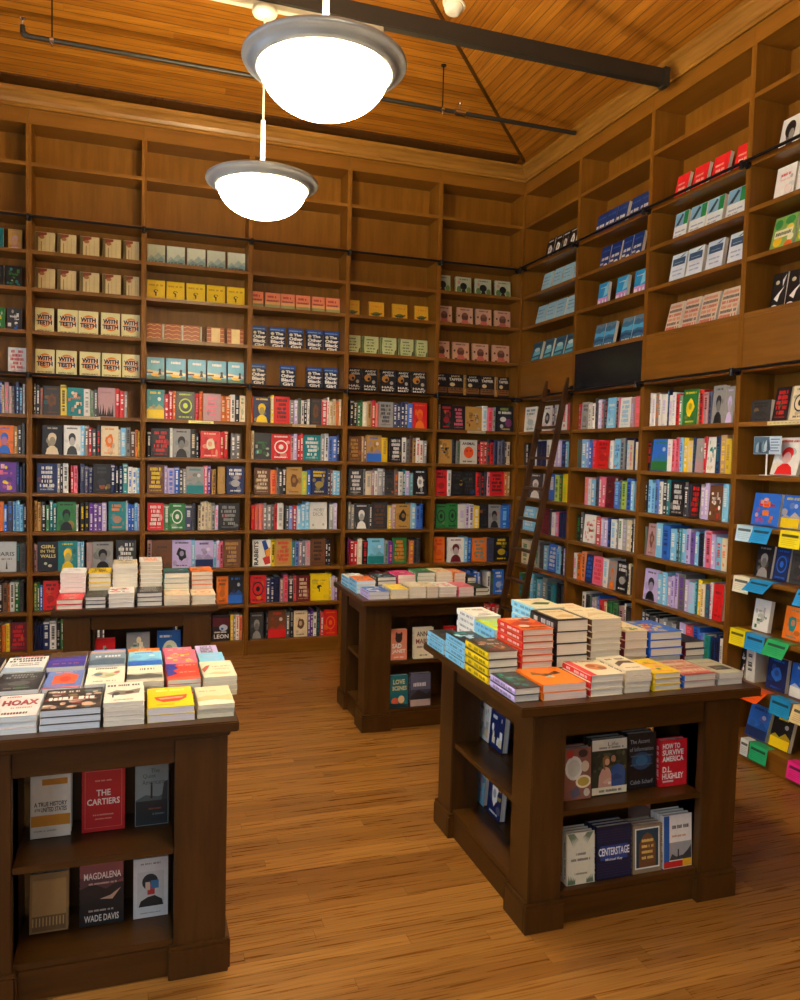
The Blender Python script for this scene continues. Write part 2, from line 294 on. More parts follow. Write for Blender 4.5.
SPEC = {
 'TEETH': ('e9dfa0', [('e', .52, .55, .4, .3, C('e98a1e')), T('WITH', .52, .66, .84, .2, W_, .07), T('WITH', .5, .655, .8, .18, K_, .05), T('TEETH', .52, .43, .9, .2, W_, .07), T('TEETH', .5, .425, .86, .18, K_, .05), T('KRISTEN ARNETT', .5, .09, .8, .06, K_)]),
 'TAN': ('d9c48e', [('r', 0, .0, .16, 1, C('6d5a30')), ('p', [(.16, .78), (.6, .9), (.6, 1), (.16, 1)], C('8a3a24')), ('e', .34, .78, .14, .08, C('a8683a')), ('r', .3, .12, .34, .6, C('8a6a3c')), ('r', .5, .15, .52, .85, C('b89a60')), ('r', .74, .15, .76, .85, C('b89a60'))] + letters(rr, .2, .8, .08, .05, C('7a5a3c'))),
 'MOUNT': ('d6dcc2', [('p', [(0, .3), (.2, .5), (.38, .42), (.62, .66), (.8, .5), (1, .58), (1, 0), (0, 0)], C('a9c0b4')), ('p', [(0, .2), (.3, .4), (.55, .3), (.8, .45), (1, .35), (1, 0), (0, 0)], C('84a6a6')), ('p', [(.25, .02), (.5, .12), (.8, .02)], C('e8c89a'))] + letters(rr, .1, .9, .16, .09, C('3c4a58'))),
 'YELF': ('f7cf10', [('e', .5, .46, .13, .09, K_), ('r', .46, .24, .53, .48, K_), ('e', .6, .42, .07, .05, C('f7cf10')), ('e', .5, .48, .07, .05, C('f7cf10'))] + letters(rr, .1, .9, .72, .1, C('c9930c')) + letters(rr, .3, .8, .1, .04, C('c9930c'))),
 'BRN': ('a5501e', [x for j in range(4) for x in [('p', [(0, .12 + j * .24), (.25, .2 + j * .24), (.5, .12 + j * .24), (.75, .2 + j * .24), (1, .12 + j * .24), (1, .15 + j * .24), (.75, .23 + j * .24), (.5, .15 + j * .24), (.25, .23 + j * .24), (0, .15 + j * .24)], C('f0b45c'))]]),
 'BRW': ('a5501e', [('r', .26, .05, .78, .97, C('f3d58e'))] + [('r', 0, .12 + j * .24, .24, .15 + j * .24, C('f0b45c')) for j in range(4)] + [('r', .8, .12 + j * .24, 1, .15 + j * .24, C('f0b45c')) for j in range(4)]),
 'SEA': ('6fb9cf', [('r', 0, 0, 1, .2, C('3f7a68')), ('p', [(0, .46), (.4, .42), (1, .36), (1, .26), (0, .3)], C('e8d8a4')), ('p', [(.2, .3), (.8, .26), (.72, .16), (.3, .18)], C('f0b92a')), ('e', .76, .46, .07, .06, C('3a2418')), ('p', [(.66, .24), (.86, .24), (.8, .44), (.72, .44)], C('2a2a36')), ('r', 0, .3, .35, .36, C('5a4030'))] + letters(rr, .25, .75, .76, .11, W_)),
 'CORAL': ('ee8a62', [('r', 0, 0, 1, .08, C('f4d8a8')), ('r', 0, .08, 1, .34, C('9aa06a')), ('r', 0, .34, 1, .5, C('f2b06a'))] + letters(rr, .15, .85, .72, .13, C('b01c2a')) + letters(rr, .1, .9, .5, .1, C('7a2030'))),
 'OBG': ('14213e', [('r', 0, .8, 1, 1, C('1d4a9a'))] + letters(rr, .08, .92, .86, .05, C('8ab4ec')) + [('e', .2, .7, .11, .07, C('d9d0b8')), T('The', .62, .71, .5, .13, W_, .045), T('Other', .52, .52, .88, .16, W_, .045), T('Black', .52, .33, .86, .16, W_, .045), T('Girl', .5, .14, .66, .15, W_, .045)]),
 'GOLD': ('e8ae2a', [('e', .5, .3, .28, .12, C('5a6a3a')), ('p', [(.1, .35), (.4, .28), (.9, .4), (.85, .3), (.5, .2), (.2, .22)], C('3c4830')), ('r', .3, .08, .34, .25, C('3c4830')), ('r', .64, .08, .68, .25, C('3c4830'))] + letters(rr, .25, .85, .7, .1, C('e0842a'))),
 'PGREEN': ('c3cc92', [('p', [(0, 0), (.14, 0), (.08, .5), (.14, 1), (0, 1)], C('6a7a4a')), ('p', [(1, 0), (.84, 0), (.9, .3), (1, .4)], C('4a5a38'))] + [x for j in range(5) for x in letters(rr, .25 + .06 * (j % 2), .8 - .05 * (j % 3), .8 - j * .16, .075, C('3f4a30'))]),
 'HAIL': ('10131e', [('e', .32, .6, .24, .16, C('c98a34')), ('e', .4, .55, .1, .07, C('10131e')), ('e', .74, .42, .12, .08, C('b8b4a8')), T('ANDY', .52, .9, .8, .09, C('d8d4c8'), .03), T('WEIR', .6, .77, .66, .09, C('d8d4c8'), .03), T('HAIL', .5, .22, .84, .1, W_, .03), T('MARY', .5, .08, .84, .1, W_, .03)]),
 'SILH': ('b9bda0', [('e', .2, .3, .16, .2, C('5f7a4a')), ('e', .84, .3, .14, .18, C('6a8a4a')), ('e', .2, .7, .1, .1, C('c98a8a')), ('e', .5, .5, .23, .2, K_), ('p', [(.28, 0), (.74, 0), (.66, .2), (.56, .4), (.44, .4), (.36, .2)], K_)] + letters(rr, .12, .9, .85, .07, C('4a4a3a'))),
 'PINK': ('dba98a', [('e', .5, .5, .22, .24, C('6a4032')), ('e', .5, .64, .16, .1, C('8a5a48')), ('p', [(.2, .06), (.8, .06), (.66, .34), (.34, .34)], C('d06a5a')), ('e', .12, .55, .06, .06, C('5a3a2a')), ('e', .88, .5, .06, .06, C('5a3a2a')), ('e', .2, .12, .07, .05, C('3a4a3a')), ('e', .82, .12, .07, .05, C('8a2a2a'))] + letters(rr, .2, .8, .86, .07, C('5a3a3a'))),
 'TAPP': ('191310', [('r', .0, .12, 1, .38, C('8a5a2a')), ('e', .3, .52, .17, .09, C('e0d0a0')), ('r', .1, .2, .9, .24, C('4a2e18')), T('JAKE', .5, .9, .6, .1, C('d8c8a0'), .03), T('TAPPER', .52, .76, .84, .13, W_, .03)] + letters(rr, .1, .9, .28, .08, C('191310'))),
 'GIRL': ('1b1e28', [T('GIRL', .52, .84, .72, .12, C('e0cf7a'), .03), T('IN THE', .5, .68, .7, .1, C('e0cf7a'), .02), T('WALLS', .52, .51, .76, .12, C('e0cf7a'), .03), ('e', .4, .25, .08, .05, C('b8c0a8')), ('e', .62, .17, .1, .05, C('b8c0a8'))]),
 'LEON': ('1a1014', [('r', 0, .55, 1, .9, C('5a1420')), ('e', .62, .5, .24, .13, C('c8d4e8')), ('e', .55, .46, .08, .05, C('3a6ab0')), T('LEON', .5, .16, .84, .17, W_, .03)] + letters(rr, .1, .8, .3, .06, W_)),
 'MOBY': ('e6e4dc', [T('MOBY', .55, .72, .62, .13, C('8a8a88'), .0), T('DICK', .5, .56, .6, .13, C('8a8a88'), .0), ('e', .2, .15, .06, .05, C('b8b0a0')), ('e', .8, .17, .06, .05, C('b8b0a0'))]),
 'RAB': ('efeadd', [('p', [(.5, .95), (.72, 1), (1, .5), (.78, .3)], C('1f4a9a')), ('p', [(.55, .3), (.95, .45), (1, .1), (.7, .05)], C('d2342a')), ('p', [(.7, .6), (1, .72), (1, .4), (.78, .36)], C('e8a020')), ('tr', 'RABBITS', .2, .5, .24, .9, K_, .03)]),
 'CUSS': ('1c1b24', [('e', .42, .48, .18, .1, C('e4e0dc')), ('e', .34, .2, .1, .08, C('c8c8c8')), ('e', .74, .34, .2, .16, C('7a2a6a'))] + letters(rr, .25, .75, .84, .1, C('8aa04a')) + letters(rr, .15, .9, .7, .1, W_) + letters(rr, .3, .9, .06, .06, C('c8b060'))),
 'ANIM': ('cfccc2', [T('ANIMAL', .5, .85, .8, .12, C('2a2a2a'), .03), ('e', .5, .48, .3, .25, C('e8561c')), ('e', .4, .55, .06, .05, C('a83010')), ('e', .62, .55, .06, .05, C('a83010'))] + letters(rr, .15, .85, .06, .07, C('3a3a3a'))),
 'PARIS': ('c6cdd0', [T('PARIS', .5, .6, .84, .14, C('3a4a5a'), .01), ('r', .1, .08, .16, .3, C('7a7a72')), ('p', [(.5, .08), (.6, .08), (.55, .4)], C('4a4a46'))] + letters(rr, .3, .8, .4, .06, C('6a5a5a'))),
 'LBLU': ('a9d8e8', [('r', 0, 0, 1, .16, C('d8c8c8'))] + letters(rr, .1, .8, .75, .06, C('5a8ab0')) + letters(rr, .1, .7, .58, .06, C('5a8ab0')) + letters(rr, .1, .85, .4, .05, C('6a9ac0'))),
 'TEAL': ('1d5a74', [('p', [(.1, .3), (.9, .36), (.85, .6), (.2, .55)], C('7fd0d8')), ('p', [(.05, .1), (.85, .14), (.8, .26), (.1, .22)], C('5ab0c0')), ('e', .5, .62, .3, .1, C('cfe8ea'))] + letters(rr, .15, .85, .8, .08, C('0c2a3c'))),
 'NAVY': ('16387e', letters(rr, .05, .95, .42, .13, W_) + letters(rr, .05, .5, .27, .1, W_) + letters(rr, .1, .9, .78, .05, C('4a7ad0'))),
 'NAVC': ('16387e', letters(rr, .05, .95, .42, .12, W_) + letters(rr, .05, .4, .24, .1, W_) + [('e', .68, .15, .22, .13, W_)] + letters(rr, .1, .9, .78, .05, C('4a7ad0'))),
 'CITY': ('27a3dd', [('r', 0, 0, 1, .38, C('d99ad8')), ('p', [(.55, .4), (1, .5), (1, 1), (.7, .8)], C('8fd4f2'))] + letters(rr, .05, .95, .08, .22, W_) + letters(rr, .2, .8, .78, .05, W_)),
 'WAVE': ('3a6f96', [('p', [(0, .78), (.3, .88), (.6, .8), (1, .9), (1, 1), (0, 1)], C('6a8498')), ('p', [(0, .42), (.4, .5), (1, .44), (1, .7), (.5, .62), (0, .66)], C('58b8e0')), ('p', [(0, .2), (.5, .3), (1, .22), (1, .34), (.5, .4), (0, .34)], C('1d4a78'))] + letters(rr, .15, .85, .07, .08, W_)),
 'REDB': ('e8252c', letters(rr, .15, .7, .62, .08, C('f8b0a0')) + letters(rr, .15, .8, .42, .1, C('f8c8b8')) + [('e', .78, .2, .14, .09, C('f86a5a'))]),
 'GRNW': ('e6edf0', [('r', 0, .55, .68, 1, C('8ab8d8')), ('r', .68, .55, 1, 1, C('1f8a4a')), ('p', [(.08, .58), (.5, .96), (.62, .9), (.3, .58)], C('2a3a4a'))] + letters(rr, .12, .9, .32, .06, C('8a9ac0')) + letters(rr, .12, .7, .2, .05, C('8a9ac0'))),
 'PALE': ('dfe9f4', [('r', .08, .62, .92, .86, C('34577a')), ('r', .2, .7, .8, .715, C('b8cce0')), ('p', [(.5, .88), (.95, 1), (.7, .88)], C('4a6a8a'))] + letters(rr, .15, .85, .42, .05, C('8aa0c0')) + letters(rr, .2, .8, .28, .05, C('8aa0c0'))),
 'PATT': ('e0cdb4', [x for j in range(6) for x in letters(rr, .06, .94, .08 + j * .15, .1, [C('c8402a'), C('2a2a30'), C('d87a5a')][j % 3])]),
 'PORT': ('d9dcdc', [('e', .52, .55, .24, .28, C('6a6a68')), ('e', .48, .66, .28, .24, C('1c1c1c')), ('p', [(.2, 0), (.85, 0), (.7, .25), (.4, .28)], C('26262a')), ('e', .58, .5, .14, .16, C('8a8886'))]),
 'FRUIT': ('8fb45a', [('e', .7, .85, .22, .12, C('3f9a4a')), ('e', .2, .8, .18, .14, C('3f9a4a')), ('e', .85, .35, .14, .1, C('f4ecc8'))] + [('e', .3, .3, .2, .14, C('f2c81e')), ('e', .75, .6, .18, .14, C('f2d84a')), ('r', .1, .4, .9, .62, C('f4ecc8')), ('e', .8, .15, .18, .12, C('e86a2a')), ('r', 0, 0, .5, .12, C('f2c81e'))] + letters(rr, .15, .85, .46, .1, C('3a5a2a'))),
 'BIRD': ('16171a', [('p', [(.2, .3), (.5, .45), (.9, .62), (.6, .4), (.5, .2)], C('f0f0ea')), ('e', .35, .75, .14, .06, C('d8d0a8')), ('p', [(.7, .8), (.95, .95), (.75, .6)], C('f0f0ea')), ('e', .3, .08, .2, .05, C('f0f0ea'))]),
 # table shelves
 'COOK': ('8c5a4a', [('e', .35, .62, .33, .24, C('dfe0d8')), ('e', .35, .62, .24, .17, C('c9cfc0')), ('e', .78, .64, .16, .11, C('d8c8a8')), ('e', .72, .34, .3, .13, C('e8dcc0')), ('e', .72, .34, .22, .09, C('b8a040')), ('p', [(.2, .18), (.5, .26), (.62, .08), (.3, .02)], C('5a5a72')), ('e', .2, .9, .14, .08, C('b83a2a')), ('e', .7, .9, .18, .08, C('3a2a24')), ('e', .85, .12, .12, .08, C('c8c0b0'))]),
 'COUPLE': ('2a2722', [('r', 0, .8, 1, 1, C('d9d4c0')), ('r', 0, 0, 1, .13, C('e4dcc0')), ('r', 0, .13, 1, .8, C('2f3428'))] + [('e', rr.uniform(.05, .95), rr.uniform(.4, .75), rr.uniform(.03, .09), rr.uniform(.02, .05), C(rr.choice(['3f4a34', '4a5540', '26291f', '56583f']))) for _ in range(22)] + [('p', [(.5, .13), (.94, .13), (.95, .4), (.88, .5), (.74, .54), (.6, .5), (.52, .4)], C('34578f')), ('p', [(.52, .3), (.7, .36), (.86, .3), (.86, .26), (.6, .24)], C('27457a')), ('p', [(.18, .13), (.56, .13), (.55, .36), (.5, .46), (.4, .5), (.28, .46), (.2, .34)], C('c99a86')), ('p', [(.3, .22), (.5, .3), (.56, .26), (.4, .18)], C('d8b098')), ('e', .4, .62, .105, .085, C('8a6232')), ('e', .43, .585, .07, .062, C('d3a684')), ('p', [(.3, .6), (.33, .45), (.38, .44), (.37, .62)], C('8a6232')), ('e', .64, .67, .085, .07, C('3a2a1e')), ('e', .61, .635, .066, .066, C('b4845f')), ('p', [(.56, .61), (.62, .58), (.66, .6), (.6, .565)], C('4a3424')), ('e', .5, .2, .05, .03, C('e8d8d0')), T('Life', .6, .91, .3, .07, C('5a5a50'), .0)] + letters(rr, .2, .9, .83, .035, C('6a6a60')) + letters(rr, .2, .85, .04, .045, C('5a5a50'))),
 'ASCENT': ('15171b', [('e', .5, .5, .36, .16, C('1e4a6e')), ('e', .5, .5, .22, .09, C('2a6a90')), T('The Ascent', .44, .86, .7, .075, C('9aa4ac'), .0), T('of Information', .5, .72, .84, .075, C('9aa4ac'), .0), T('Caleb Scharf', .5, .12, .8, .075, C('9aa4ac'), .0)] + letters(rr, .1, .9, .58, .03, C('4a6a80')) + letters(rr, .1, .9, .42, .03, C('4a6a80'))),
 'HUGHLEY': ('d41f2c', [T('HOW TO', .42, .87, .66, .12, W_, .03), T('SURVIVE', .48, .73, .8, .12, W_, .03), T('AMERICA', .48, .59, .8, .12, W_, .03), T('D.L.', .26, .36, .34, .13, W_, .03), T('HUGHLEY', .48, .21, .8, .13, W_, .03)] + letters(rr, .1, .5, .08, .04, W_)),
 'FERN': ('d5d5c4', [x for j in range(5) for x in [('p', [(.02 + j * .03, 1), (.1 + j * .04, 1), (.25 + j * .05, .72 + j * .03)], C('6a8068')), ('p', [(.98 - j * .03, 1), (.9 - j * .04, 1), (.72 - j * .04, .76 + j * .03)], C('6a8068')), ('p', [(.02 + j * .04, 0), (.1 + j * .05, 0), (.06 + j * .06, .2 - j * .02)], C('56705a')), ('p', [(.98 - j * .04, 0), (.9 - j * .05, 0), (.92 - j * .05, .18 - j * .02)], C('56705a'))]] + letters(rr, .3, .7, .56, .05, C('6a6a60')) + letters(rr, .15, .85, .45, .05, C('6a6a60')) + letters(rr, .25, .75, .18, .04, C('6a6a60'))),
 'CENTER': ('121a3a', [('r', .1, .36, .9, .64, C('1c3c8a')), T('CENTERSTAGE', .5, .52, .9, .15, C('e8ecf4'), .02), T('Michael Kay', .5, .36, .5, .06, C('d8dce8'), .02)] + [('r', 0, .04 + j * .05, 1, .048 + j * .05, C('26345e')) for j in range(6)] + [('r', 0, .72 + j * .05, 1, .728 + j * .05, C('26345e')) for j in range(5)]),
 'ARCH': ('8a7a62', [('r', .06, .08, .94, .94, C('e0e4e0')), ('r', .1, .11, .9, .91, C('1d3f52')), ('p', [(.2, .11), (.8, .11), (.8, .6), (.65, .78), (.5, .84), (.35, .78), (.2, .6)], C('6e4a2c'))] + [x for j in range(4) for x in letters(rr, .3, .72, .64 - j * .12, .06, C('e8c870'))]),
 'TOWER': ('e6e4de', [('r', 0, 0, .2, 1, C('1f5aa8')), ('r', 0, 0, .68, .12, C('c42420')), ('r', .68, 0, 1, .14, C('e8b020')), ('r', .2, .14, 1, .48, C('9a9ea2')), ('p', [(.2, .14), (1, .14), (1, .4), (.86, .3), (.7, .22), (.45, .2), (.3, .26)], C('3a3c40')), ('r', .5, .16, .55, .34, C('26282c'))] + letters(rr, .3, .92, .74, .07, C('3a3a3a')) + letters(rr, .3, .8, .58, .04, C('c88a5a'))),
 'USHIST': ('d9d4c6', [('r', .28, .85, .93, .95, C('c07f1c')), T('A TRUE HISTORY', .5, .54, .84, .075, C('26241f'), .025), T('OF THE', .16, .45, .14, .05, C('26241f'), .02), T('UNITED STATES', .58, .45, .66, .075, C('26241f'), .025), ('r', .0, .18, 1, .36, C('c8861f')), T('DANIEL A. SJURSEN', .36, .1, .56, .03, C('3a362e'), .01)]),
 'CARTIER': ('b8161c', [('r', .06, .05, .94, .055, C('e08070')), ('r', .06, .945, .94, .95, C('e08070')), ('r', .06, .05, .068, .95, C('e08070')), ('r', .932, .05, .94, .95, C('e08070')), T('THE', .5, .6, .34, .1, C('f0e4dc'), .02), T('CARTIERS', .5, .46, .78, .1, C('f0e4dc'), .02)] + letters(rr, .3, .7, .78, .025, C('e0a090')) + letters(rr, .25, .75, .24, .025, C('e0a090')) + letters(rr, .3, .7, .18, .02, C('e0a090'))),
 'QUIET': ('7d8a8c', [('r', 0, 0, 1, .42, C('1a2228')), ('p', [(0, .42), (.3, .5), (.7, .46), (1, .52), (1, .4), (0, .4)], C('4a585c')), ('r', .46, .44, .52, .66, C('15181c')), ('e', .49, .68, .03, .025, C('15181c')), ('p', [(.8, .4), (1, .4), (1, .72), (.88, .7)], C('2a3236')), T('The', .6, .9, .28, .07, C('3a4648'), .0), T('Quiet', .42, .81, .4, .08, C('3a4648'), .0), T('Americans', .55, .71, .7, .08, C('3a4648'), .0)] + letters(rr, .4, .8, .25, .03, C('8a4a3a')) + letters(rr, .5, .9, .16, .03, C('6a7a80'))),
 'SEPIA': ('8f7040', [('r', .05, .2, .95, .9, C('a5834c')), ('r', .05, .02, .95, .28, C('6e5228'))] + [('r', .06 + .09 * j, .1, .09 + .09 * j, .25, C('b89a64')) for j in range(10)]),
 'MAGD': ('221d20', [('r', 0, .6, 1, .95, C('8a4a4c')), ('p', [(0, .55), (.3, .62), (.6, .52), (1, .66), (1, .7), (0, .72)], C('5a3840')), ('p', [(0, .3), (.2, .45), (.5, .38), (.8, .5), (1, .42), (1, 0), (0, 0)], C('1a1a1c')), ('p', [(.45, .38), (.7, .42), (.95, .52), (.75, .36)], C('c8a890')), T('MAGDALENA', .52, .73, .86, .1, C('f4ece4'), .01), T('WADE DAVIS', .5, .1, .8, .1, C('f0ece4'), .015)] + letters(rr, .2, .85, .6, .03, C('d8b8a8')) + letters(rr, .2, .8, .2, .03, C('c8c0b8'))),
 'HEAD': ('d6dbdd', [('r', .1, .18, .9, .78, C('c8ccce')), ('e', .48, .6, .24, .14, C('1e2a34')), ('r', .4, .38, .62, .56, C('b83028')), ('r', .5, .48, .74, .62, C('3a7ab0')), ('p', [(.14, .18), (.88, .18), (.84, .28), (.62, .36), (.4, .34), (.2, .28)], C('22262a')), ('r', .34, .46, .48, .6, C('d8c0a8'))] + letters(rr, .2, .8, .9, .03, C('6a6a6a')) + letters(rr, .2, .8, .06, .02, C('8a8a8a'))),
 'JANET': ('e78f72', [('e', .5, .72, .22, .16, C('3a2a28')), ('e', .36, .84, .07, .08, C('3a2a28')), ('e', .66, .84, .07, .08, C('3a2a28')), T('SAD', .38, .46, .6, .16, W_, .04), T('JANET', .5, .27, .86, .16, W_, .04)] + letters(rr, .2, .8, .06, .05, W_)),
 'ANNA': ('e9dfc4', [T('ANNA', .5, .8, .72, .16, C('4a3a2c'), .02), T('MARIA', .5, .56, .8, .16, C('8a3a2c'), .02)] + letters(rr, .15, .85, .34, .07, C('7a6a54')) + letters(rr, .3, .7, .08, .05, C('4a3a2c'))),
 'LOVE': ('1c7686', [T('LOVE', .52, .8, .66, .15, C('e8dca8'), .03), T('SCENES', .55, .6, .8, .13, C('e8dca8'), .03), ('e', .3, .2, .2, .12, C('d8604a')), ('e', .65, .25, .18, .12, C('e8c8a0')), ('p', [(0, 0), (1, 0), (1, .1), (0, .14)], C('163a46'))]),
 'DUSK': ('3a4058', [('r', 0, .5, 1, 1, C('5a5f7c')), ('p', [(0, .3), (.4, .5), (.8, .36), (1, .44), (1, .2), (0, .2)], C('20242e')), ('r', 0, 0, 1, .2, C('b8a8a8'))] + letters(rr, .15, .85, .6, .12, C('d8d8e0'))),
 'OWLB': ('1f5fa8', [('e', .55, .48, .36, .3, C('d8d8b8')), ('e', .5, .55, .16, .12, C('9ab0a0')), ('p', [(.05, .1), (.3, .3), (.2, .05)], C('e8e0c0'))] + letters(rr, .1, .6, .85, .06, W_)),
 # table-top covers
 'HOAX': ('efe0dc', [T('HOAX', .54, .62, .84, .26, C('3c2a2c'), .04), T('HOAX', .52, .635, .82, .25, C('b8343a'), .01), ('r', .1, .78, .9, .785, C('c88a84'))] + letters(rr, .15, .5, .88, .07, C('c0383c')) + letters(rr, .3, .85, .34, .07, C('c88a84')) + letters(rr, .2, .8, .08, .1, C('5a4a4c'))),
 'ANON': ('3d332f', [('e', rr.uniform(.05, .95), rr.uniform(.08, .92), rr.uniform(.05, .13), rr.uniform(.03, .08), C(rr.choice(['a88a7a', '8a3a3a', 'd8c8b0', '5a6a70', '8a7a5a', 'c8a890']))) for _ in range(34)] + letters(rr, .08, .92, .44, .15, W_) + letters(rr, .1, .6, .82, .08, C('e0d8d0'))),
 'HORSE': ('ece7d8', [('p', [(.05, .45), (.3, .6), (.6, .55), (.95, .64), (.9, .4), (.5, .34), (.2, .36)], C('8a8478')), ('e', .3, .42, .1, .08, C('3a3a3a')), ('e', .65, .46, .12, .07, C('5a4a3a')), ('r', .2, .24, .24, .4, C('3a3a3a'))] + letters(rr, .06, .94, .8, .1, C('3a3530')) + letters(rr, .25, .75, .08, .05, C('8a8070'))),
 'YBOAT': ('e8d412', [('p', [(.15, .52), (.9, .58), (.86, .4), (.7, .27), (.35, .25), (.2, .36)], C('d8432a')), ('p', [(.24, .46), (.82, .5), (.78, .42), (.3, .38)], C('f0a08a'))] + letters(rr, .2, .85, .8, .08, C('fff4a0')) + letters(rr, .2, .6, .1, .05, C('b89a10'))),
 'FIELD': ('ddd7b0', [('p', [(0, .4), (.3, .5), (.7, .44), (1, .52), (1, .1), (0, .06)], C('c8c088')), ('p', [(0, .2), (.5, .26), (1, .16), (1, 0), (0, 0)], C('e8e4d0'))] + letters(rr, .1, .6, .72, .06, C('a89a70'))),
 'CITYT': ('e9e2cd', letters(rr, .36, .8, .72, .12, C('3a3c34'), .45) + [('r', 0, 0, 1, .5, C('a8aa9c')), ('p', [(0, .5), (.3, .4), (.6, .5), (1, .36), (1, .2), (0, .16)], C('5a5e58')), ('r', 0, 0, 1, .14, C('c8c4b0'))]),
 'MONEY': ('f1f0ec', letters(rr, .1, .95, .82, .13, K_) + letters(rr, .05, .9, .66, .12, K_) + letters(rr, .15, .85, .5, .06, C('6a6a72')) + letters(rr, .15, .85, .38, .06, C('6a6a72')) + [('p', [(0, 0), (1, .0), (1, .2), (0, .3)], C('a8c0d8'))]),
 'BLUBK': ('6a84c8', [('p', [(.2, .2), (.84, .24), (.9, .7), (.6, .86), (.2, .74)], C('ee6a44')), ('e', .54, .5, .16, .16, C('d83a2a')), ('r', 0, 0, 1, .06, C('ee6a44'))] + letters(rr, .2, .8, .88, .07, C('ee8a6a'))),
 'WILD': ('ebe6d2', [('p', [(.1, .5), (.3, .74), (.6, .6), (.9, .78), (.8, .46), (.5, .3), (.3, .4)], C('c8c0a0')), ('e', .3, .56, .12, .09, C('5a7a8a')), ('e', .62, .46, .14, .08, C('a8b070')), ('e', .8, .64, .08, .08, C('c8746a'))] + letters(rr, .2, .8, .86, .08, C('4a4a42')) + letters(rr, .2, .8, .1, .06, C('8a8474'))),
 'REDBL': ('dd3a2a', [('p', [(0, 1), (.36, 1), (.26, .82), (.4, .7), (.2, .56), (.34, .36), (0, .2)], C('2a3aa0')), ('p', [(0, 0), (1, 0), (1, .16), (0, .1)], C('e86a4a'))] + letters(rr, .4, .94, .84, .08, C('f8b8a0')) + letters(rr, .4, .9, .4, .06, C('f8b8a0'))),
 'CRRED': ('efe3c6', [('p', [(0, .5), (.16, .72), (.3, .76), (.2, .54), (.06, .3)], C('b84a34')), ('p', [(.1, .2), (.4, .3), (.9, .24), (.7, .12)], C('d8c49a'))] + letters(rr, .35, .92, .62, .06, C('7a6a54')) + letters(rr, .35, .9, .46, .04, C('9a8a70'))),
 'PURPL': ('3c3c9c', [('p', [(0, .62), (1, .7), (1, 1), (0, 1)], C('5a4226')), ('p', [(0, .4), (.4, .56), (1, .44), (1, .3), (.4, .36), (0, .26)], C('5a48b8'))] + letters(rr, .15, .85, .16, .08, C('d86a5a'))),
 'BLUGR': ('7a94a8', [('p', [(0, .3), (.4, .44), (1, .36), (1, .0), (0, .0)], C('526a80')), ('r', 0, .82, 1, 1, C('c8a890'))] + letters(rr, .15, .9, .5, .14, C('dfe6ea'))),
 'BEE': ('ee8218', [('e', .44, .56, .13, .08, C('3a2a1c')), ('p', [(.44, .6), (.2, .78), (.12, .6), (.36, .54)], C('7a4a2a')), ('p', [(.5, .6), (.78, .76), (.84, .6), (.54, .54)], C('5a3a24')), ('e', .5, .45, .07, .07, C('d8c8a8')), ('p', [(.3, .4), (.44, .5), (.5, .4)], C('a8c0c8'))]),
 'ROSE': ('ece0c4', [('r', 0, 0, .2, 1, C('d8202c')), ('e', .6, .52, .28, .22, C('d88a4a')), ('e', .52, .6, .12, .1, C('b8502a')), ('e', .72, .42, .12, .1, C('8a5a3a'))] + letters(rr, .3, .9, .88, .06, C('8a6a5a'))),
 'SCRIPT': ('ebe2cb', [('p', [(.1, .3), (.5, .5), (.94, .44), (.9, .62), (.5, .66), (.16, .5)], C('6a5442'))] + letters(rr, .1, .9, .74, .1, C('5a4434')) + letters(rr, .2, .8, .14, .06, C('8a7460'))),
 'MAPR': ('cfa594', [x for j in range(6) for x in letters(rr, .06, .94, .08 + j * .15, .09, [C('c03a30'), C('e8dcc8'), C('b8504a')][j % 3])] + [('r', 0, 0, 1, .05, C('b82828'))]),
 'GREYG': ('b5b9a4', [('r', .2, .2, .86, .5, C('3c3a30')), ('r', .3, .3, .6, .36, C('8a8a70'))] + letters(rr, .15, .85, .7, .08, C('8a8e7a'))),
 'ORNG': ('e06a2c', [('p', [(0, .5), (.4, .7), (.8, .5), (1, .66), (1, .3), (.6, .36), (.3, .3), (0, .36)], C('b83a20')), ('e', .3, .3, .16, .1, C('f2e2d0')), ('e', .7, .78, .18, .1, C('5a2a20'))] + letters(rr, .1, .9, .84, .1, C('f4e8dc')) + letters(rr, .1, .9, .12, .1, C('2a1a18'))),
 'BORD': ('1e1a1a', [('r', .12, .1, .9, .92, C('e8d8b4')), ('p', [(.2, .3), (.6, .5), (.85, .36), (.7, .2)], C('d8b87a'))] + letters(rr, .2, .82, .7, .09, C('b89a6a'))),
 'CREAM': ('ecdfbd', [('p', [(.1, .2), (.6, .4), (.9, .3), (.85, .5), (.4, .56)], C('dcc490'))] + letters(rr, .15, .85, .74, .08, C('b89a6a')) + letters(rr, .25, .8, .1, .05, C('c8ae80'))),
 'LEAFT': ('efe4c4', [('p', [(.2, .4), (.5, .6), (.9, .5), (.7, .3)], C('1f5a30')), ('r', 0, 0, .1, 1, C('b8e0e4'))] + letters(rr, .2, .85, .78, .08, C('c8a878'))),
 'MAGEN': ('e01f74', [('e', .5, .5, .16, .1, C('f4b8d0'))] + letters(rr, .15, .85, .72, .1, C('f8d0e0')) + letters(rr, .2, .8, .12, .06, C('f8d0e0'))),
 'FLOR': ('4a3a30', [('e', rr.uniform(.1, .9), rr.uniform(.1, .9), rr.uniform(.06, .14), rr.uniform(.05, .1), C(rr.choice(['8a6a50', 'b89a70', '6a3a30', 'a87a5a', '3a4a3a']))) for _ in range(18)] + letters(rr, .1, .9, .5, .09, C('d8c0a0'))),
}
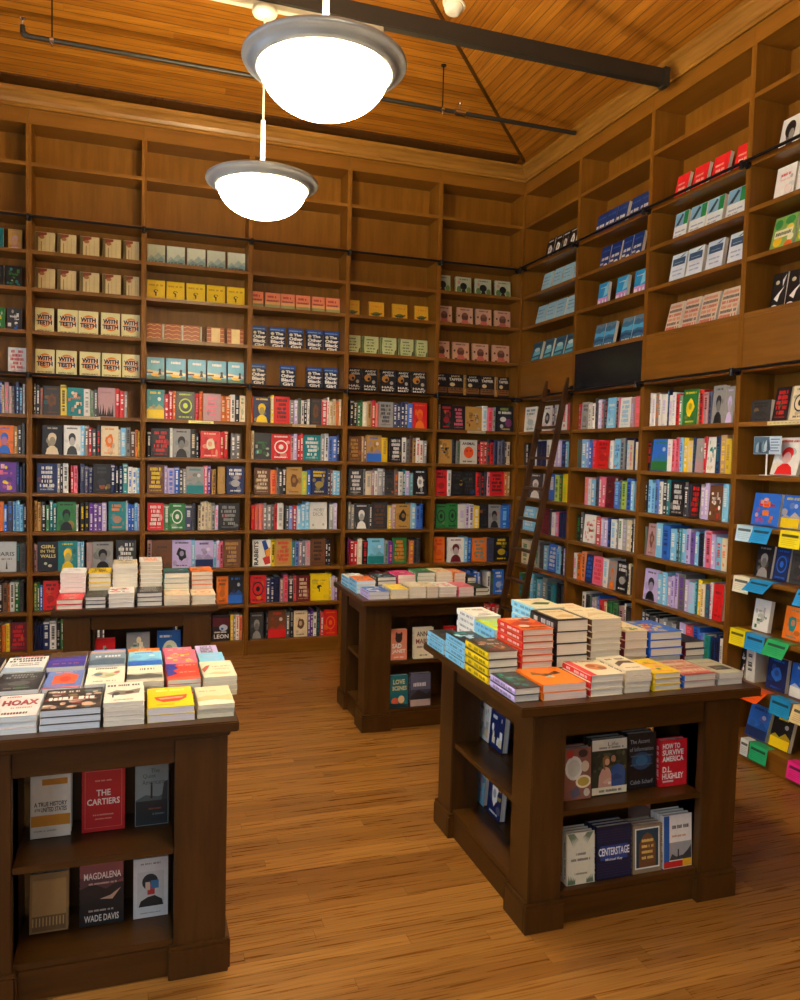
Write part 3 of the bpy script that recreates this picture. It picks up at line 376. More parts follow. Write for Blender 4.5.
DESC = {'TEETH': 'cream orange-disc cover', 'TAN': 'tan column-print cover', 'MOUNT': 'pale mountain cover', 'YELF': 'yellow bird-mark cover', 'BRN': 'rust zigzag cover', 'BRW': 'rust cover with cream panel',
 'SEA': 'blue seaside cover', 'CORAL': 'small coral cover', 'OBG': 'navy cover, big white lettering', 'GOLD': 'small gold cover', 'PGREEN': 'pale green lettered cover', 'HAIL': 'black-and-gold planet cover',
 'SILH': 'pale silhouette-head cover', 'PINK': 'pink portrait cover', 'TAPP': 'dark brown cover, white lettering', 'GIRL': 'black cover, yellow lettering', 'LEON': 'dark red cover, white lettering', 'MOBY': 'plain white cover, grey lettering',
 'RAB': 'white cover, upright black lettering', 'CUSS': 'dark cover with purple spot', 'ANIM': 'grey cover, orange face', 'PARIS': 'pale grey cover with tower', 'LBLU': 'light blue cover', 'TEAL': 'dark teal cover',
 'NAVY': 'navy cover, white strip', 'NAVC': 'navy cover, white circle', 'CITY': 'cyan-and-pink cover', 'WAVE': 'blue wave cover', 'REDB': 'bright red cover', 'GRNW': 'white cover, green corner', 'PALE': 'pale cover, navy panel',
 'PATT': 'red-and-black patterned cover', 'PORT': 'grey portrait cover', 'FRUIT': 'green-and-yellow fruit cover', 'BIRD': 'black cover, white birds'}
MW = dict(T='with title', M='full of lettering', B='with emblem', O='with ring', P='with portrait', L='with landscape', X='with mosaic', Z='with grass', N='with small title', I='with bird mark')
def describe(spec):
    if spec in DESC: return DESC[spec]
    return f"{WORD[spec[0]]} and {WORD[spec[1]]} cover {MW[spec[2]]}" if spec[0] != spec[1] else f"plain {WORD[spec[0]]} cover"
def cover(spec, seed):
    if spec in SPEC: return C(SPEC[spec][0]), SPEC[spec][1]
    return motif(spec, random.Random(seed))
def art_mesh(name, shapes, w, l, z):
    """flat printed shapes lying on a w x l board at height z (each layer a hair above the last)"""
    mb = MB(); q = 0
    pos = lambda x, y, zz: (.002 + x * (w - .004), .002 + y * (l - .004), zz)
    for s in shapes:
        q += 1; zz = z + .00025 + q * .000012
        if s[0] == 'r': mb.face([pos(s[1], s[2], zz), pos(s[3], s[2], zz), pos(s[3], s[4], zz), pos(s[1], s[4], zz)], s[5])
        elif s[0] == 'e': mb.face([pos(min(1, max(0, x)), min(1, max(0, y)), zz) for x, y in ell(*s[1:5])], s[5])
        elif s[0] == 'p': mb.face([pos(x, y, zz) for x, y in s[1]], s[2])
        else:
            v, f = text_mesh(s[1], s[7])
            if s[0] == 't': pts = [pos(s[2] + x * s[4], s[3] + y * s[5], zz) for x, y in v]
            else: pts = [pos(s[2] - y * s[4], s[3] + x * s[5], zz) for x, y in v]
            mb.grid(pts, f, s[6])
    return mb.mesh(name, M['print'], colors=True)

# ------------------------------------------------------------------ books
CACHE = {}
def book_meshes(w, l, t, spec, spine, page, hard, seed, art=True):
    """meshes of a book lying with its spine along x=0 and its front cover up: (cover, page block, cover art)"""
    k = (round(w, 3), round(l, 3), round(t, 4), spec, spine, page, hard, seed if spec not in SPEC else 0, art)
    if k in CACHE: return CACHE[k]
    base, shapes = cover(spec, seed); sp = C(spine) if spine else base
    th = .0017 if hard else .0008; ins = .0035 if hard else .0008
    mb = MB()
    mb.box(.0005, w, 0, l, t - th, t, base); mb.box(.0005, w, 0, l, 0, th, base if hard else mixc(base, W_, .25))
    n = 5; rnd = .0035 if hard else .0006
    prof = [(-rnd * math.sin(math.pi * j / n) + rnd, t * j / n) for j in range(n + 1)]
    mb.prism(prof + [(rnd + .0018, t), (rnd + .0018, 0)], 'y', 0, l, sp)
    # printed line along the spine
    rng = random.Random(seed + 3); a = mixc(sp, W_ if sum(sp[:3]) < 1.2 else K_, .75); y = l * .12
    while y < l * .85:
        d = l * rng.uniform(.012, .03); mb.face([(-.0002, y + d, t * .3), (-.0002, y, t * .3), (-.0002, y, t * .7), (-.0002, y + d, t * .7)], a) if rng.random() < .78 else None; y += d * 1.5
    pb = MB(); pb.box(rnd + .002, w - ins, ins, l - ins, th + .0002, t - th - .0002, mixc(lin(page), (.95, .93, .88, 1), .4))
    r = (mb.mesh('book_cover', M['print'], colors=True), pb.mesh('page_block', M['pages'], colors=True), art_mesh('cover_print', shapes, w, l, t) if art else None)
    CACHE[k] = r; return r
def put_book(name, meshes, mw):
    o = link(name, meshes[0]); o.matrix_world = mw
    p = link('page_block', meshes[1], o)
    if meshes[2]: link('cover_print', meshes[2], o)
    return o
def spine_book(mb, T, t, h, d, base, acc, rng):
    """a book seen spine-out: rounded spine, two boards and a page block"""
    a = mixc(base, K_, .12)
    prof = [(0, .005), (t * .14, .0018), (t * .5, 0), (t * .86, .0018), (t, .005), (t, .008), (0, .008)]
    mb.prism(prof, 'z', 0, h, base, 0, T)
    mb.box(0, .0022, .008, d, 0, h, a, 0, T); mb.box(t - .0022, t, .008, d, 0, h, a, 0, T)
    mb.box(.0024, t - .0024, .0082, d - .004, .004, h - .004, lin('e6dcc4'), 1, T)
    y = -.0003
    def quad(x0, x1, z0, z1, c): mb.face([(x0, y, z0), (x1, y, z0), (x1, y, z1), (x0, y, z1)], c, 0, T)
    if t > .007:
        z = h * rng.uniform(.8, .92); end = h * rng.uniform(.28, .42); x0, x1 = t * .28, t * .74
        while z > end:
            dz = rng.uniform(.004, .011)
            if rng.random() < .82: quad(x0, x1, z - dz, z, acc)
            z -= dz * 1.35
        if rng.random() < .75: quad(t * .32, t * .7, h * .14, h * .24, mixc(base, acc, .75))
        if rng.random() < .5: quad(t * .36, t * .64, h * .04, h * .07, acc)
        if rng.random() < .25: quad(t * .06, t * .94, h * .9, h * .96, mixc(base, acc, .6))

# ================================================================== room shell
XL, YF = -5.35, -9.0          # far-left wall and the wall behind the camera
CZ, SL = 4.33, .235            # eaves height and slope of the boarded hip ceiling
mb = MB(); mb.box(XL - .1, .32, YF - .1, .32, -.06, 0); structure(mb.build('floor', M['floor']))
mb = MB(); mb.box(XL - .1, .36, .28, .36, 0, 4.6); structure(mb.build('wall_back', M['case_v']))
mb = MB(); mb.box(.28, .36, YF - .1, .27, 0, 4.6); structure(mb.build('wall_right', M['case_v']))
WIN = [(-3.0, -1.7), (-5.3, -3.9), (-7.6, -6.2)]
def wall_with_windows(name, axis, fixed, a0, a1, wins, z0, z1, thick):
    mb = MB(); cuts = [a0]
    def bx(p, q, u, v):
        if axis == 'y': mb.box(fixed - thick, fixed, p, q, u, v)
        else: mb.box(p, q, fixed - thick, fixed, u, v)
    x = a0
    for (p, q) in sorted(wins):
        bx(x, p, 0, 4.6); bx(p, q, 0, z0); bx(p, q, z1, 4.6); x = q
    bx(x, a1, 0, 4.6)
    structure(mb.build(name, M['wall']))
wall_with_windows('wall_left', 'y', XL, YF - .1, .28, WIN, .95, 3.2, .1)
ADDED_WIN = [(-4.4, -3.0), (-2.2, -.8)]  # unseen windows added behind the camera to light front-facing pages and covers
wall_with_windows('wall_front', 'x', YF, XL, .28, ADDED_WIN, .95, 3.2, .1)
for i, (p, q) in enumerate(WIN):
    e = MB()
    for u, v, a, b in ((p, q, .95, 1.02), (p, q, 3.13, 3.2), (p, p + .07, 1.02, 3.13), (q - .07, q, 1.02, 3.13), (p + .07, q - .07, 2.05, 2.1)): e.box(XL - .09, XL - .02, u + .001, v - .001, a + .001, b - .001)
    wo = structure(e.build(f'window_{i + 1}', M['white_metal']))
    g = MB(); g.box(XL - .058, XL - .052, p + .06, q - .06, 1.0, 3.15); g.build('window_pane', M['glass'], wo)
for i, (p, q) in enumerate(ADDED_WIN):
    e = MB()
    for u, v, a, b in ((p, q, .95, 1.02), (p, q, 3.13, 3.2), (p, p + .07, 1.02, 3.13), (q - .07, q, 1.02, 3.13), (p + .07, q - .07, 2.05, 2.1)): e.box(u + .001, v - .001, YF - .09, YF - .02, a + .001, b - .001)
    wo = structure(e.build(f'window_{i + 4}', M['white_metal']))
    g = MB(); g.box(p + .06, q - .06, YF - .058, YF - .052, 1.0, 3.15); g.build('window_pane', M['glass'], wo)
# hip ceiling: four boarded slopes meeting on a ridge
xm = XL / 2; rz = CZ + SL * -xm
def slope(name, pts, mat):
    mb = MB(); up = [(x, y, z + .05) for x, y, z in pts]; n = len(pts)
    mb.grid(pts + up, [tuple(range(n)), tuple(range(n, 2 * n))[::-1]] + [(i, (i + 1) % n, n + (i + 1) % n, n + i) for i in range(n)])
    structure(mb.build(name, mat))
e0 = .28; ze = CZ - SL * e0
A_, B_, C_, D_ = (XL - e0, e0, ze), (e0, e0, ze), (e0, YF - e0, ze), (XL - e0, YF - e0, ze)
r1, r2 = (xm, xm, rz), (xm, YF - xm, rz)
slope('ceiling_back', [A_, B_, r1], M['ceil_x']); slope('ceiling_right', [B_, C_, r2, r1], M['ceil_y'])
slope('ceiling_front', [C_, D_, r2], M['ceil_x']); slope('ceiling_left', [D_, A_, r1, r2], M['ceil_y'])
# thin strip covering the hip joint
d = Vector(r1) - Vector((0, 0, CZ)); s_ = Vector((1, -1, 0)).normalized() * .011
mb = MB(); p0, p1 = Vector((-.06, -.06, CZ + .015)), Vector(r1)
mb.grid([p0 - s_, p0 + s_, p1 + s_, p1 - s_, p0 - s_ - Vector((0, 0, .014)), p0 + s_ - Vector((0, 0, .014)), p1 + s_ - Vector((0, 0, .014)), p1 - s_ - Vector((0, 0, .014))], [(0, 3, 2, 1), (4, 5, 6, 7), (0, 1, 5, 4), (1, 2, 6, 5), (2, 3, 7, 6), (3, 0, 4, 7)])
structure(mb.build('trim_1', M['ladder']))
mb = MB(); zc = CZ + SL * .03  # dark strip added as the shade in the gap above the back crown
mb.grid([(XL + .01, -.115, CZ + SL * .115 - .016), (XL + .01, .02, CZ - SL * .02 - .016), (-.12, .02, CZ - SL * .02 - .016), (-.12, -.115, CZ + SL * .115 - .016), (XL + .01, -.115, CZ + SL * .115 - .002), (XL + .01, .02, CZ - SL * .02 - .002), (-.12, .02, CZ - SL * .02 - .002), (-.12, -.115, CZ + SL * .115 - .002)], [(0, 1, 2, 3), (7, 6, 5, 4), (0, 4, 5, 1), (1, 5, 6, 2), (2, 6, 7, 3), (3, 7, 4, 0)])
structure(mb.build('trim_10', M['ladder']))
# crown moulding, mitred in the corner
CP = [(-.004, 4.172), (-.014, 4.172), (-.014, 4.19), (-.024, 4.198), (-.034, 4.222), (-.058, 4.252), (-.074, 4.262), (-.084, 4.275), (-.084, 4.292), (-.0, 4.292)]
def crown(name, back):
    mb = MB(); n = len(CP)
    if back: pts = [(XL + .002, y, z) for y, z in CP] + [(y, y, z) for y, z in CP]
    else: pts = [(y, y - .0012, z) for y, z in CP] + [(y, YF + .002, z) for y, z in CP]
    mb.grid(pts, [(i, (i + 1) % n, n + (i + 1) % n, n + i) for i in range(n)] + [tuple(range(n))[::-1], tuple(range(n, 2 * n))])
    structure(mb.build(name, M['crown_x' if back else 'crown_y']))
crown('trim_2', True); crown('trim_3', False)
# steel beams across the room, tied into the crown
for i, y in enumerate((-2.09, -3.54, -5.0, -6.45)):
    mb = MB(); mb.box(XL + .1, -.088, y - .028, y + .028, 4.105, 4.205); mb.box(-.13, -.086, y - .036, y + .036, 4.095, 4.215)
    structure(mb.build(f'trim_{4 + i}', M['beam'], bevel=.004))

# ================================================================== bookcases
SZ = dict(s1=3.788, r1=3.415, s3=3.151, s4=2.877, s5=2.56, r2=2.245, s7=1.934, s8=1.631, s9=1.341, s10=1.044, s11=.734, s12=.428, s13=.12)
BX = dict(P=(-4.896, -4.081), A=(-4.081, -3.268), B=(-3.268, -2.447), C=(-2.447, -1.633), D=(-1.633, -.815), E=(-.815, 0.0))
RY = dict(F=(0.0, -.928), G=(-.928, -1.848), H=(-1.848, -2.76), I=(-2.76, -3.68))
BAYW = dict(E='first back-wall bay from corner', D='second back-wall bay from corner', C='third back-wall bay from corner', B='fourth back-wall bay from corner', A='fifth back-wall bay from corner', P='sixth back-wall bay from corner',
            F='right-wall bay behind ladder', G='black-panel right-wall bay', H='third right-wall bay from corner', I='right-wall bay with coloured cards')
CASEL = dict(E='brown wooden bookcase bay on the back wall, first from the corner', D='brown wooden bookcase bay on the back wall, second from the corner', C='brown wooden bookcase bay on the back wall, third from the corner',
             B='brown wooden bookcase bay on the back wall, fourth from the corner', A='brown wooden bookcase bay on the back wall, fifth from the corner', P='brown wooden bookcase bay on the back wall, cut by the left edge',
             F='brown wooden bookcase bay on the right wall, behind the leaning ladder', G='brown wooden bookcase bay on the right wall with a black panel', H='brown wooden bookcase bay on the right wall, third from the corner', I='brown wooden bookcase bay on the right wall fringed with coloured cards')
DEP = .255
def bay_matrix(b):
    if b in BX: return Matrix.Translation((BX[b][0], 0, 0)), BX[b][1] - BX[b][0]
    return Matrix.Translation((0, RY[b][0], 0)) @ Matrix.Rotation(-R90, 4, 'Z'), RY[b][0] - RY[b][1]
def bookcase(b):
    Tm, L = bay_matrix(b); g = .0004; corner = b in 'EF'
    o = empty('bookcase', Tm.translation, 0 if b in BX else -R90)
    tag(o, CASEL[b], 'bookcase', 'wall of built-in bookcases')
    x0 = .001 if b == 'F' else g; x1 = L - .001 if b == 'E' else L - g
    for a, c in ((x0, .0195), (L - .0195, x1)):
        m = MB(); m.box(a, c, 0, DEP, .0, 4.066); m.build('side_panel', M['case_v'], o, bevel=.0015)
    # inset stile at the rear of each side, as in the photograph
    for a, c in ((.0197, .0212), (L - .0212, L - .0197)):
        m = MB(); m.box(a, c, .2, DEP - .012, .125, 4.06); m.build('side_stile', M['case_v'], o)
    m = MB(); m.box(.0197, L - .0197, DEP - .011, DEP, .0, 4.066); m.build('back_panel', M['case_v'], o)
    m = MB(); m.box(x0, x1, .0, DEP, 4.0665, 4.1715); m.box(x0, x1, -.004, 0, 4.062, 4.0795); m.build('header', M['case_h'], o, bevel=.001)
    m = MB(); m.box(.0197, L - .0197, .012, .03, 0.0, .0915); m.build('plinth', M['case_h'], o)
    for k, z in SZ.items():
        m = MB(); m.box(.0196, L - .0196, .0, DEP - .0112, z - .027, z); m.build('shelf', M['case_h'], o, bevel=.002)
    if b not in BX:
        m = MB(); m.box(.0198, L - .0198, .004, .02, SZ['r2'] + .0005, SZ['s5'] - .0275)
        p = m.build('blank_panel', M['panel_black' if b == 'G' else 'case_h'], o)
        if b == 'G': p['label'] = 'glossy black blank panel'
    return o
for b in list(BX) + list(RY): bookcase(b)
# plain boarded end between the left bay and the left wall
m = MB(); m.box(XL + .002, -4.898, 0, .02, 0, 4.17); structure(m.build('trim_9', M['case_v']))

ROWW = dict(r1='shelf at upper rail', s3='first shelf under upper rail', s4='second shelf under upper rail', s5='third shelf under upper rail', r2='shelf at lower rail')
for i, k in enumerate(('s7', 's8', 's9', 's10', 's11', 's12', 's13')): ROWW[k] = ORD[i] + ' shelf under lower rail'
ROWS = [
 ('A','s7',50, None, 3, [('s',22, 42, 'kw'), ('s',42, 69, 'kw'), ('s',69, 90, 'hr'), ('f',90, 212, 'dhB'), ('s',212, 255, 'yk'), ('f',255, 377, 'toX'), ('s',377, 423, 'wa'), ('s',423, 450, 'ga'), ('s',450, 478, 'dw'), ('f',478, 606, 'vkZ'), ('s',606, 639, 'rw'), ('s',639, 673, 'rw'), ('s',673, 697, 'aw')]),
 ('A','s8',50, None, 3, [('f',82, 225, 'keP'), ('f',234, 355, 'wdP'), ('s',355, 386, 'cw'), ('s',386, 412, 'hw'), ('s',412, 437, 'rw'), ('s',437, 470, 'kw'), ('s',470, 501, 'kr'), ('f',501, 629, 'eoB'), ('s',629, 646, 'ew'), ('s',646, 686, 'cw'), ('s',686, 720, 'dk'), ('s',720, 754, 'hw'), ('s',754, 777, 'oh'), ('s',777, 791, 'yh')]),
 ('A','s9',50, None, 3, [('f',45, 189, 'nwM'), ('s',189, 211, 'aw'), ('s',211, 229, 'kw'), ('s',229, 268, 'wk'), ('s',284, 305, 'rw'), ('s',305, 336, 'pr'), ('s',352, 383, 'na'), ('s',383, 413, 'na'), ('s',413, 444, 'na'), ('f',444, 575, 'kdT'), ('s',575, 608, 'nw'), ('s',608, 636, 'kw'), ('s',636, 663, 'nw'), ('s',663, 702, 'tw'), ('s',702, 734, 'wb'), ('s',734, 767, 'wb'), ('s',767, 791, 'cw')]),
 ('A','s10',50, None, 3, [('s',24, 51, 'qh'), ('s',51, 78, 'qh'), ('s',78, 109, 'kw'), ('s',109, 135, 'gw'), ('s',135, 160, 'tw'), ('s',160, 184, 'tw'), ('f',184, 323, 'gkP'), ('s',323, 340, 'wa'), ('s',352, 385, 'ky'), ('s',385, 418, 'ky'), ('s',418, 449, 'uw'), ('s',449, 480, 'uw'), ('s',480, 511, 'uw'), ('s',511, 546, 'iw'), ('f',558, 688, 'toT'), ('s',688, 703, 'wc'), ('s',703, 727, 'bw'), ('s',727, 752, 'bw'), ('s',752, 777, 'cb'), ('s',777, 791, 'iw')]),
 ('A','s11',50, None, 3, [('s',22, 47, 'vk'), ('f',47, 194, 'GIRL'), ('f',194, 333, 'tyP'), ('s',333, 357, 'cw'), ('s',357, 381, 'cw'), ('s',399, 442, 'va'), ('f',442, 594, 'akP'), ('f',615, 766, 'dwM')]),
 ('A','s12',50, None, 3, [('s',23, 46, 'gy'), ('s',46, 65, 'gw'), ('s',65, 87, 'bw'), ('f',87, 196, 'rkT'), ('x',196, 223, 'rw'), ('x',223, 251, 'rw'), ('x',251, 278, 'rw'), ('x',278, 315, 'kw'), ('x',315, 351, 'kw'), ('x',351, 388, 'kw'), ('x',388, 424, 'kw'), ('x',424, 461, 'aw'), ('x',461, 498, 'aw'), ('x',498, 535, 'aw'), ('x',535, 573, 'aw'), ('x',573, 613, 'bw'), ('x',613, 653, 'bw'), ('x',653, 693, 'bw'), ('x',693, 734, 'bw'), ('x',734, 774, 'bw')]),
 ('A','s13',50, None, 3, [('s',22, 44, 'nk'), ('s',44, 65, 'nk'), ('s',65, 86, 'nk'), ('s',86, 134, 'nw'), ('s',134, 182, 'wk'), ('s',182, 212, 'ka'), ('x',212, 247, 'gw'), ('x',247, 281, 'gw'), ('x',281, 316, 'gw'), ('x',316, 351, 'gw'), ('x',351, 391, 'kw'), ('x',391, 430, 'kw'), ('x',430, 470, 'kw'), ('x',470, 509, 'kw'), ('x',509, 549, 'kw'), ('x',549, 594, 'hw'), ('x',594, 639, 'hw'), ('x',639, 685, 'hw'), ('x',685, 730, 'hw'), ('x',730, 776, 'hw')]),
 ('B','s7',50, None, 3, [('f',25, 161, 'tyL'), ('s',161, 194, 'rw'), ('s',194, 225, 'rw'), ('s',225, 249, 'oe'), ('f',249, 396, 'dlO'), ('s',396, 428, 'rp'), ('s',428, 459, 'or'), ('f',459, 601, 'vpM'), ('s',601, 640, 'oe'), ('s',640, 679, 'oe'), ('s',679, 714, 'wd'), ('s',714, 751, 'kw'), ('f',751, 798, 'egT')]),
 ('B','s8',50, None, 3, [('s',30, 63, 'kw'), ('f',63, 205, 'krM'), ('s',205, 227, 'we'), ('f',227, 363, 'akP'), ('s',363, 408, 'ke'), ('s',408, 431, 'kw'), ('f',442, 596, 'reB'), ('s',596, 631, 're'), ('s',631, 662, 're'), ('s',685, 724, 'kw'), ('s',724, 764, 'kw')]),
 ('B','s9',50, None, 3, [('f',32, 165, 'hyM'), ('s',165, 187, 'iw'), ('s',187, 243, 'ib'), ('s',243, 279, 'bw'), ('s',279, 310, 'kw'), ('s',310, 334, 'aw'), ('f',334, 473, 'atL'), ('s',473, 502, 'pw'), ('s',502, 527, 'uw'), ('s',534, 571, 'qh'), ('f',582, 642, 'qqN'), ('f',654, 798, 'nwT')]),
 ('B','s10',50, None, 3, [('f',35, 163, 'rwM'), ('s',163, 206, 'gw'), ('f',206, 327, 'gwO'), ('s',327, 382, 'nw'), ('s',382, 409, 'dn'), ('s',429, 455, 'ek'), ('s',455, 481, 'ek'), ('s',481, 508, 'ea'), ('s',508, 536, 'ea'), ('s',536, 565, 'ak'), ('s',565, 591, 'ip'), ('f',591, 759, 'kaM')]),
 ('B','s11',50, None, 3, [('s',37, 72, 'vk'), ('f',72, 230, 'hdN'), ('f',230, 379, 'ikB'), ('s',379, 409, 'cw'), ('f',409, 556, 'inL'), ('s',556, 579, 'cw'), ('s',579, 606, 'ip'), ('s',606, 633, 'pk'), ('f',633, 777, 'hqM')]),
 ('B','s12',50, None, 3, [('x',42, 82, 'gw'), ('x',82, 122, 'gw'), ('x',122, 162, 'gw'), ('x',162, 202, 'gw'), ('x',202, 242, 'gw'), ('x',242, 282, 'gw'), ('x',282, 329, 'kw'), ('x',329, 376, 'kw'), ('x',376, 422, 'kw'), ('x',422, 469, 'kw'), ('x',469, 516, 'kw'), ('x',516, 562, 'kw'), ('f',583, 678, 'ohT'), ('f',678, 798, 'kbL')]),
 ('B','s13',50, None, 3, [('x',44, 84, 'nw'), ('x',84, 124, 'nw'), ('x',124, 165, 'nw'), ('x',165, 205, 'nw'), ('x',205, 245, 'nw'), ('x',245, 285, 'nw'), ('x',285, 337, 'hw'), ('x',337, 389, 'hw'), ('x',389, 441, 'hw'), ('x',441, 493, 'hw'), ('x',493, 545, 'hw'), ('f',552, 700, 'LEON'), ('s',700, 724, 'yw'), ('s',724, 744, 'aw'), ('s',744, 771, 'wr'), ('s',771, 798, 'or')]),
 ('C','s7',50, None, 3, [('s',25, 41, 'or'), ('f',41, 186, 'nyP'), ('s',186, 213, 'yw'), ('f',213, 347, 'rkM'), ('s',347, 384, 'aw'), ('s',384, 415, 'iw'), ('s',415, 443, 'kg'), ('s',443, 467, 'wk'), ('s',467, 493, 'kw'), ('s',493, 515, 'wa'), ('f',519, 618, 'dhB'), ('s',618, 666, 'rw'), ('s',666, 683, 'wr'), ('s',683, 715, 'eq'), ('s',715, 746, 'eq'), ('s',746, 769, 'oq'), ('s',769, 792, 'ew')]),
 ('C','s8',50, None, 3, [('s',31, 53, 'eq'), ('f',53, 196, 'dgX'), ('f',196, 360, 'rwO'), ('s',360, 382, 'vk'), ('s',382, 415, 'iw'), ('s',415, 440, 'rw'), ('s',440, 465, 'rw'), ('f',465, 616, 'twM'), ('s',616, 650, 'aw'), ('s',650, 683, 'wk'), ('s',683, 718, 'bn'), ('s',718, 758, 'bw'), ('s',758, 783, 'nw')]),
 ('C','s9',50, None, 3, [('f',57, 193, 'heM'), ('s',193, 244, 'or'), ('s',244, 260, 'kd'), ('s',260, 293, 'kw'), ('s',293, 326, 'kw'), ('f',326, 459, 'qhB'), ('s',459, 503, 'ly'), ('s',503, 537, 'bw'), ('f',537, 682, 'nyT'), ('s',682, 707, 'dw'), ('s',707, 727, 'mw'), ('s',727, 759, 'cw'), ('s',759, 792, 'cw')]),
 ('C','s10',50, None, 3, [('s',35, 69, 'ro'), ('s',69, 103, 'ro'), ('s',103, 136, 'ro'), ('s',136, 170, 'aw'), ('s',170, 204, 'aw'), ('s',204, 230, 'da'), ('s',230, 255, 'rk'), ('s',255, 307, 'wa'), ('s',307, 327, 'kd'), ('s',327, 353, 'kw'), ('s',353, 385, 'bw'), ('s',385, 420, 'rw'), ('s',420, 457, 'cw'), ('s',457, 493, 'cw'), ('s',493, 530, 'cw'), ('f',530, 683, 'MOBY'), ('s',703, 737, 'aw'), ('s',737, 773, 'iw')]),
 ('C','s11',50, None, 3, [('f',52, 205, 'RAB'), ('s',205, 241, 'yk'), ('f',241, 384, 'qrM'), ('s',384, 410, 'tw'), ('s',410, 443, 'bn'), ('s',443, 469, 'vw'), ('s',469, 500, 'nw'), ('s',500, 542, 'vp'), ('f',542, 673, 'hkM'), ('s',673, 696, 'kw'), ('s',696, 719, 'kw')]),
 ('C','s12',50, None, 3, [('f',35, 171, 'rkO'), ('s',171, 205, 'nw'), ('s',205, 239, 'nw'), ('s',239, 287, 'nk'), ('s',287, 317, 've'), ('s',317, 356, 'pr'), ('s',356, 402, 'kw'), ('s',402, 426, 'rm'), ('f',426, 548, 'meM'), ('f',548, 711, 'ykI'), ('s',711, 736, 'yw'), ('s',736, 763, 'iy'), ('s',763, 786, 'uw')]),
 ('C','s13',50, None, 3, [('f',39, 154, 'daP'), ('s',173, 192, 'ka'), ('f',192, 344, 'hrL'), ('s',344, 375, 'dw'), ('s',375, 410, 'ka'), ('f',410, 529, 'ehB'), ('s',529, 555, 'uw'), ('s',555, 580, 'uw'), ('s',580, 610, 'wk'), ('s',610, 641, 'dt'), ('s',641, 674, 'rw'), ('f',674, 792, 'roO')]),
 ('D','s7',50, None, 3, [('s',52, 85, 'ke'), ('s',85, 117, 'ke'), ('s',117, 145, 'gw'), ('s',145, 167, 'gk'), ('s',167, 205, 'ew'), ('s',205, 244, 'qh'), ('s',244, 283, 're'), ('s',283, 310, 'ro'), ('f',310, 443, 'akM'), ('s',443, 477, 'nw'), ('s',477, 512, 'nw'), ('s',512, 546, 'nw'), ('s',546, 581, 'nw'), ('s',581, 625, 'bw'), ('f',625, 760, 'roP')]),
 ('D','s8',50, None, 3, [('f',44, 163, 'hqM'), ('s',163, 182, 'qe'), ('s',182, 207, 'he'), ('f',207, 346, 'qbL'), ('s',346, 402, 'yq'), ('f',421, 532, 'kwM'), ('s',532, 572, 'wk'), ('s',572, 601, 'kd'), ('s',601, 633, 'hk'), ('s',633, 661, 'qk'), ('s',661, 697, 'wr'), ('s',697, 733, 'wr'), ('s',733, 768, 'aw')]),
 ('D','s9',50, None, 3, [('f',51, 186, 'dwM'), ('s',186, 208, 'ak'), ('s',208, 258, 'ea'), ('s',258, 286, 'vw'), ('s',286, 314, 'wv'), ('s',314, 361, 'aw'), ('s',361, 381, 'nw'), ('f',381, 469, 'dkT'), ('s',469, 508, 'ho'), ('s',508, 549, 'wa'), ('s',549, 572, 'tw'), ('s',572, 609, 'iw'), ('s',609, 645, 'tc'), ('f',645, 777, 'kwB')]),
 ('D','s10',50, None, 3, [('s',55, 82, 'ae'), ('s',82, 110, 'ae'), ('f',110, 243, 'dwP'), ('s',243, 271, 'dw'), ('f',271, 413, 'dhM'), ('s',413, 454, 'yw'), ('s',454, 491, 've'), ('f',491, 628, 'qkB'), ('s',628, 680, 'cw'), ('s',680, 713, 'bn'), ('s',713, 747, 'bn')]),
 ('D','s11',50, None, 3, [('s',56, 78, 'mu'), ('s',78, 111, 'rw'), ('s',111, 144, 'rw'), ('s',144, 189, 'ew'), ('s',189, 239, 'kr'), ('f',239, 391, 'ctL'), ('s',391, 428, 'ag'), ('s',428, 470, 'up'), ('f',470, 600, 'goM'), ('s',623, 666, 'oy'), ('s',666, 698, 'dk'), ('s',698, 730, 'dk')]),
 ('D','s12',50, None, 3, [('x',68, 110, 'kw'), ('x',110, 152, 'kw'), ('x',152, 193, 'kw'), ('x',193, 235, 'kw'), ('x',235, 280, 'rw'), ('x',280, 325, 'rw'), ('x',325, 370, 'rw'), ('x',370, 416, 'rw'), ('x',416, 461, 'rw'), ('x',461, 517, 'nw'), ('x',517, 572, 'nw'), ('x',572, 628, 'nw'), ('x',628, 684, 'nw'), ('x',684, 740, 'nw'), ('x',740, 796, 'nw')]),
 ('D','s13',50, None, 3, [('x',75, 117, 'kw'), ('x',117, 159, 'kw'), ('x',159, 200, 'kw'), ('x',200, 242, 'kw'), ('x',242, 287, 'gw'), ('x',287, 333, 'gw'), ('x',333, 378, 'gw'), ('x',378, 423, 'gw'), ('x',423, 469, 'gw'), ('x',469, 523, 'hw'), ('x',523, 578, 'hw'), ('x',578, 632, 'hw'), ('x',632, 687, 'hw'), ('x',687, 741, 'hw'), ('x',741, 796, 'hw')]),
 ('E','s7',50, None, 3, [('s',53, 70, 'qd'), ('f',70, 186, 'krT'), ('f',186, 311, 'kpM'), ('f',311, 474, 'qhX'), ('s',474, 528, 'wc'), ('s',528, 582, 'pr'), ('s',582, 612, 'ag'), ('f',612, 792, 'CUSS')]),
 ('E','s8',50, None, 3, [('f',62, 189, 'qkX'), ('s',189, 230, 'kd'), ('s',230, 271, 'kg'), ('f',271, 437, 'ANIM'), ('s',437, 467, 'kr'), ('s',467, 500, 're'), ('s',500, 532, 're'), ('s',532, 563, 'kr'), ('s',563, 605, 'rk'), ('s',605, 641, 'nd'), ('s',641, 678, 'nd'), ('s',678, 714, 'nd'), ('s',714, 733, 'dw'), ('s',733, 769, 'ek')]),
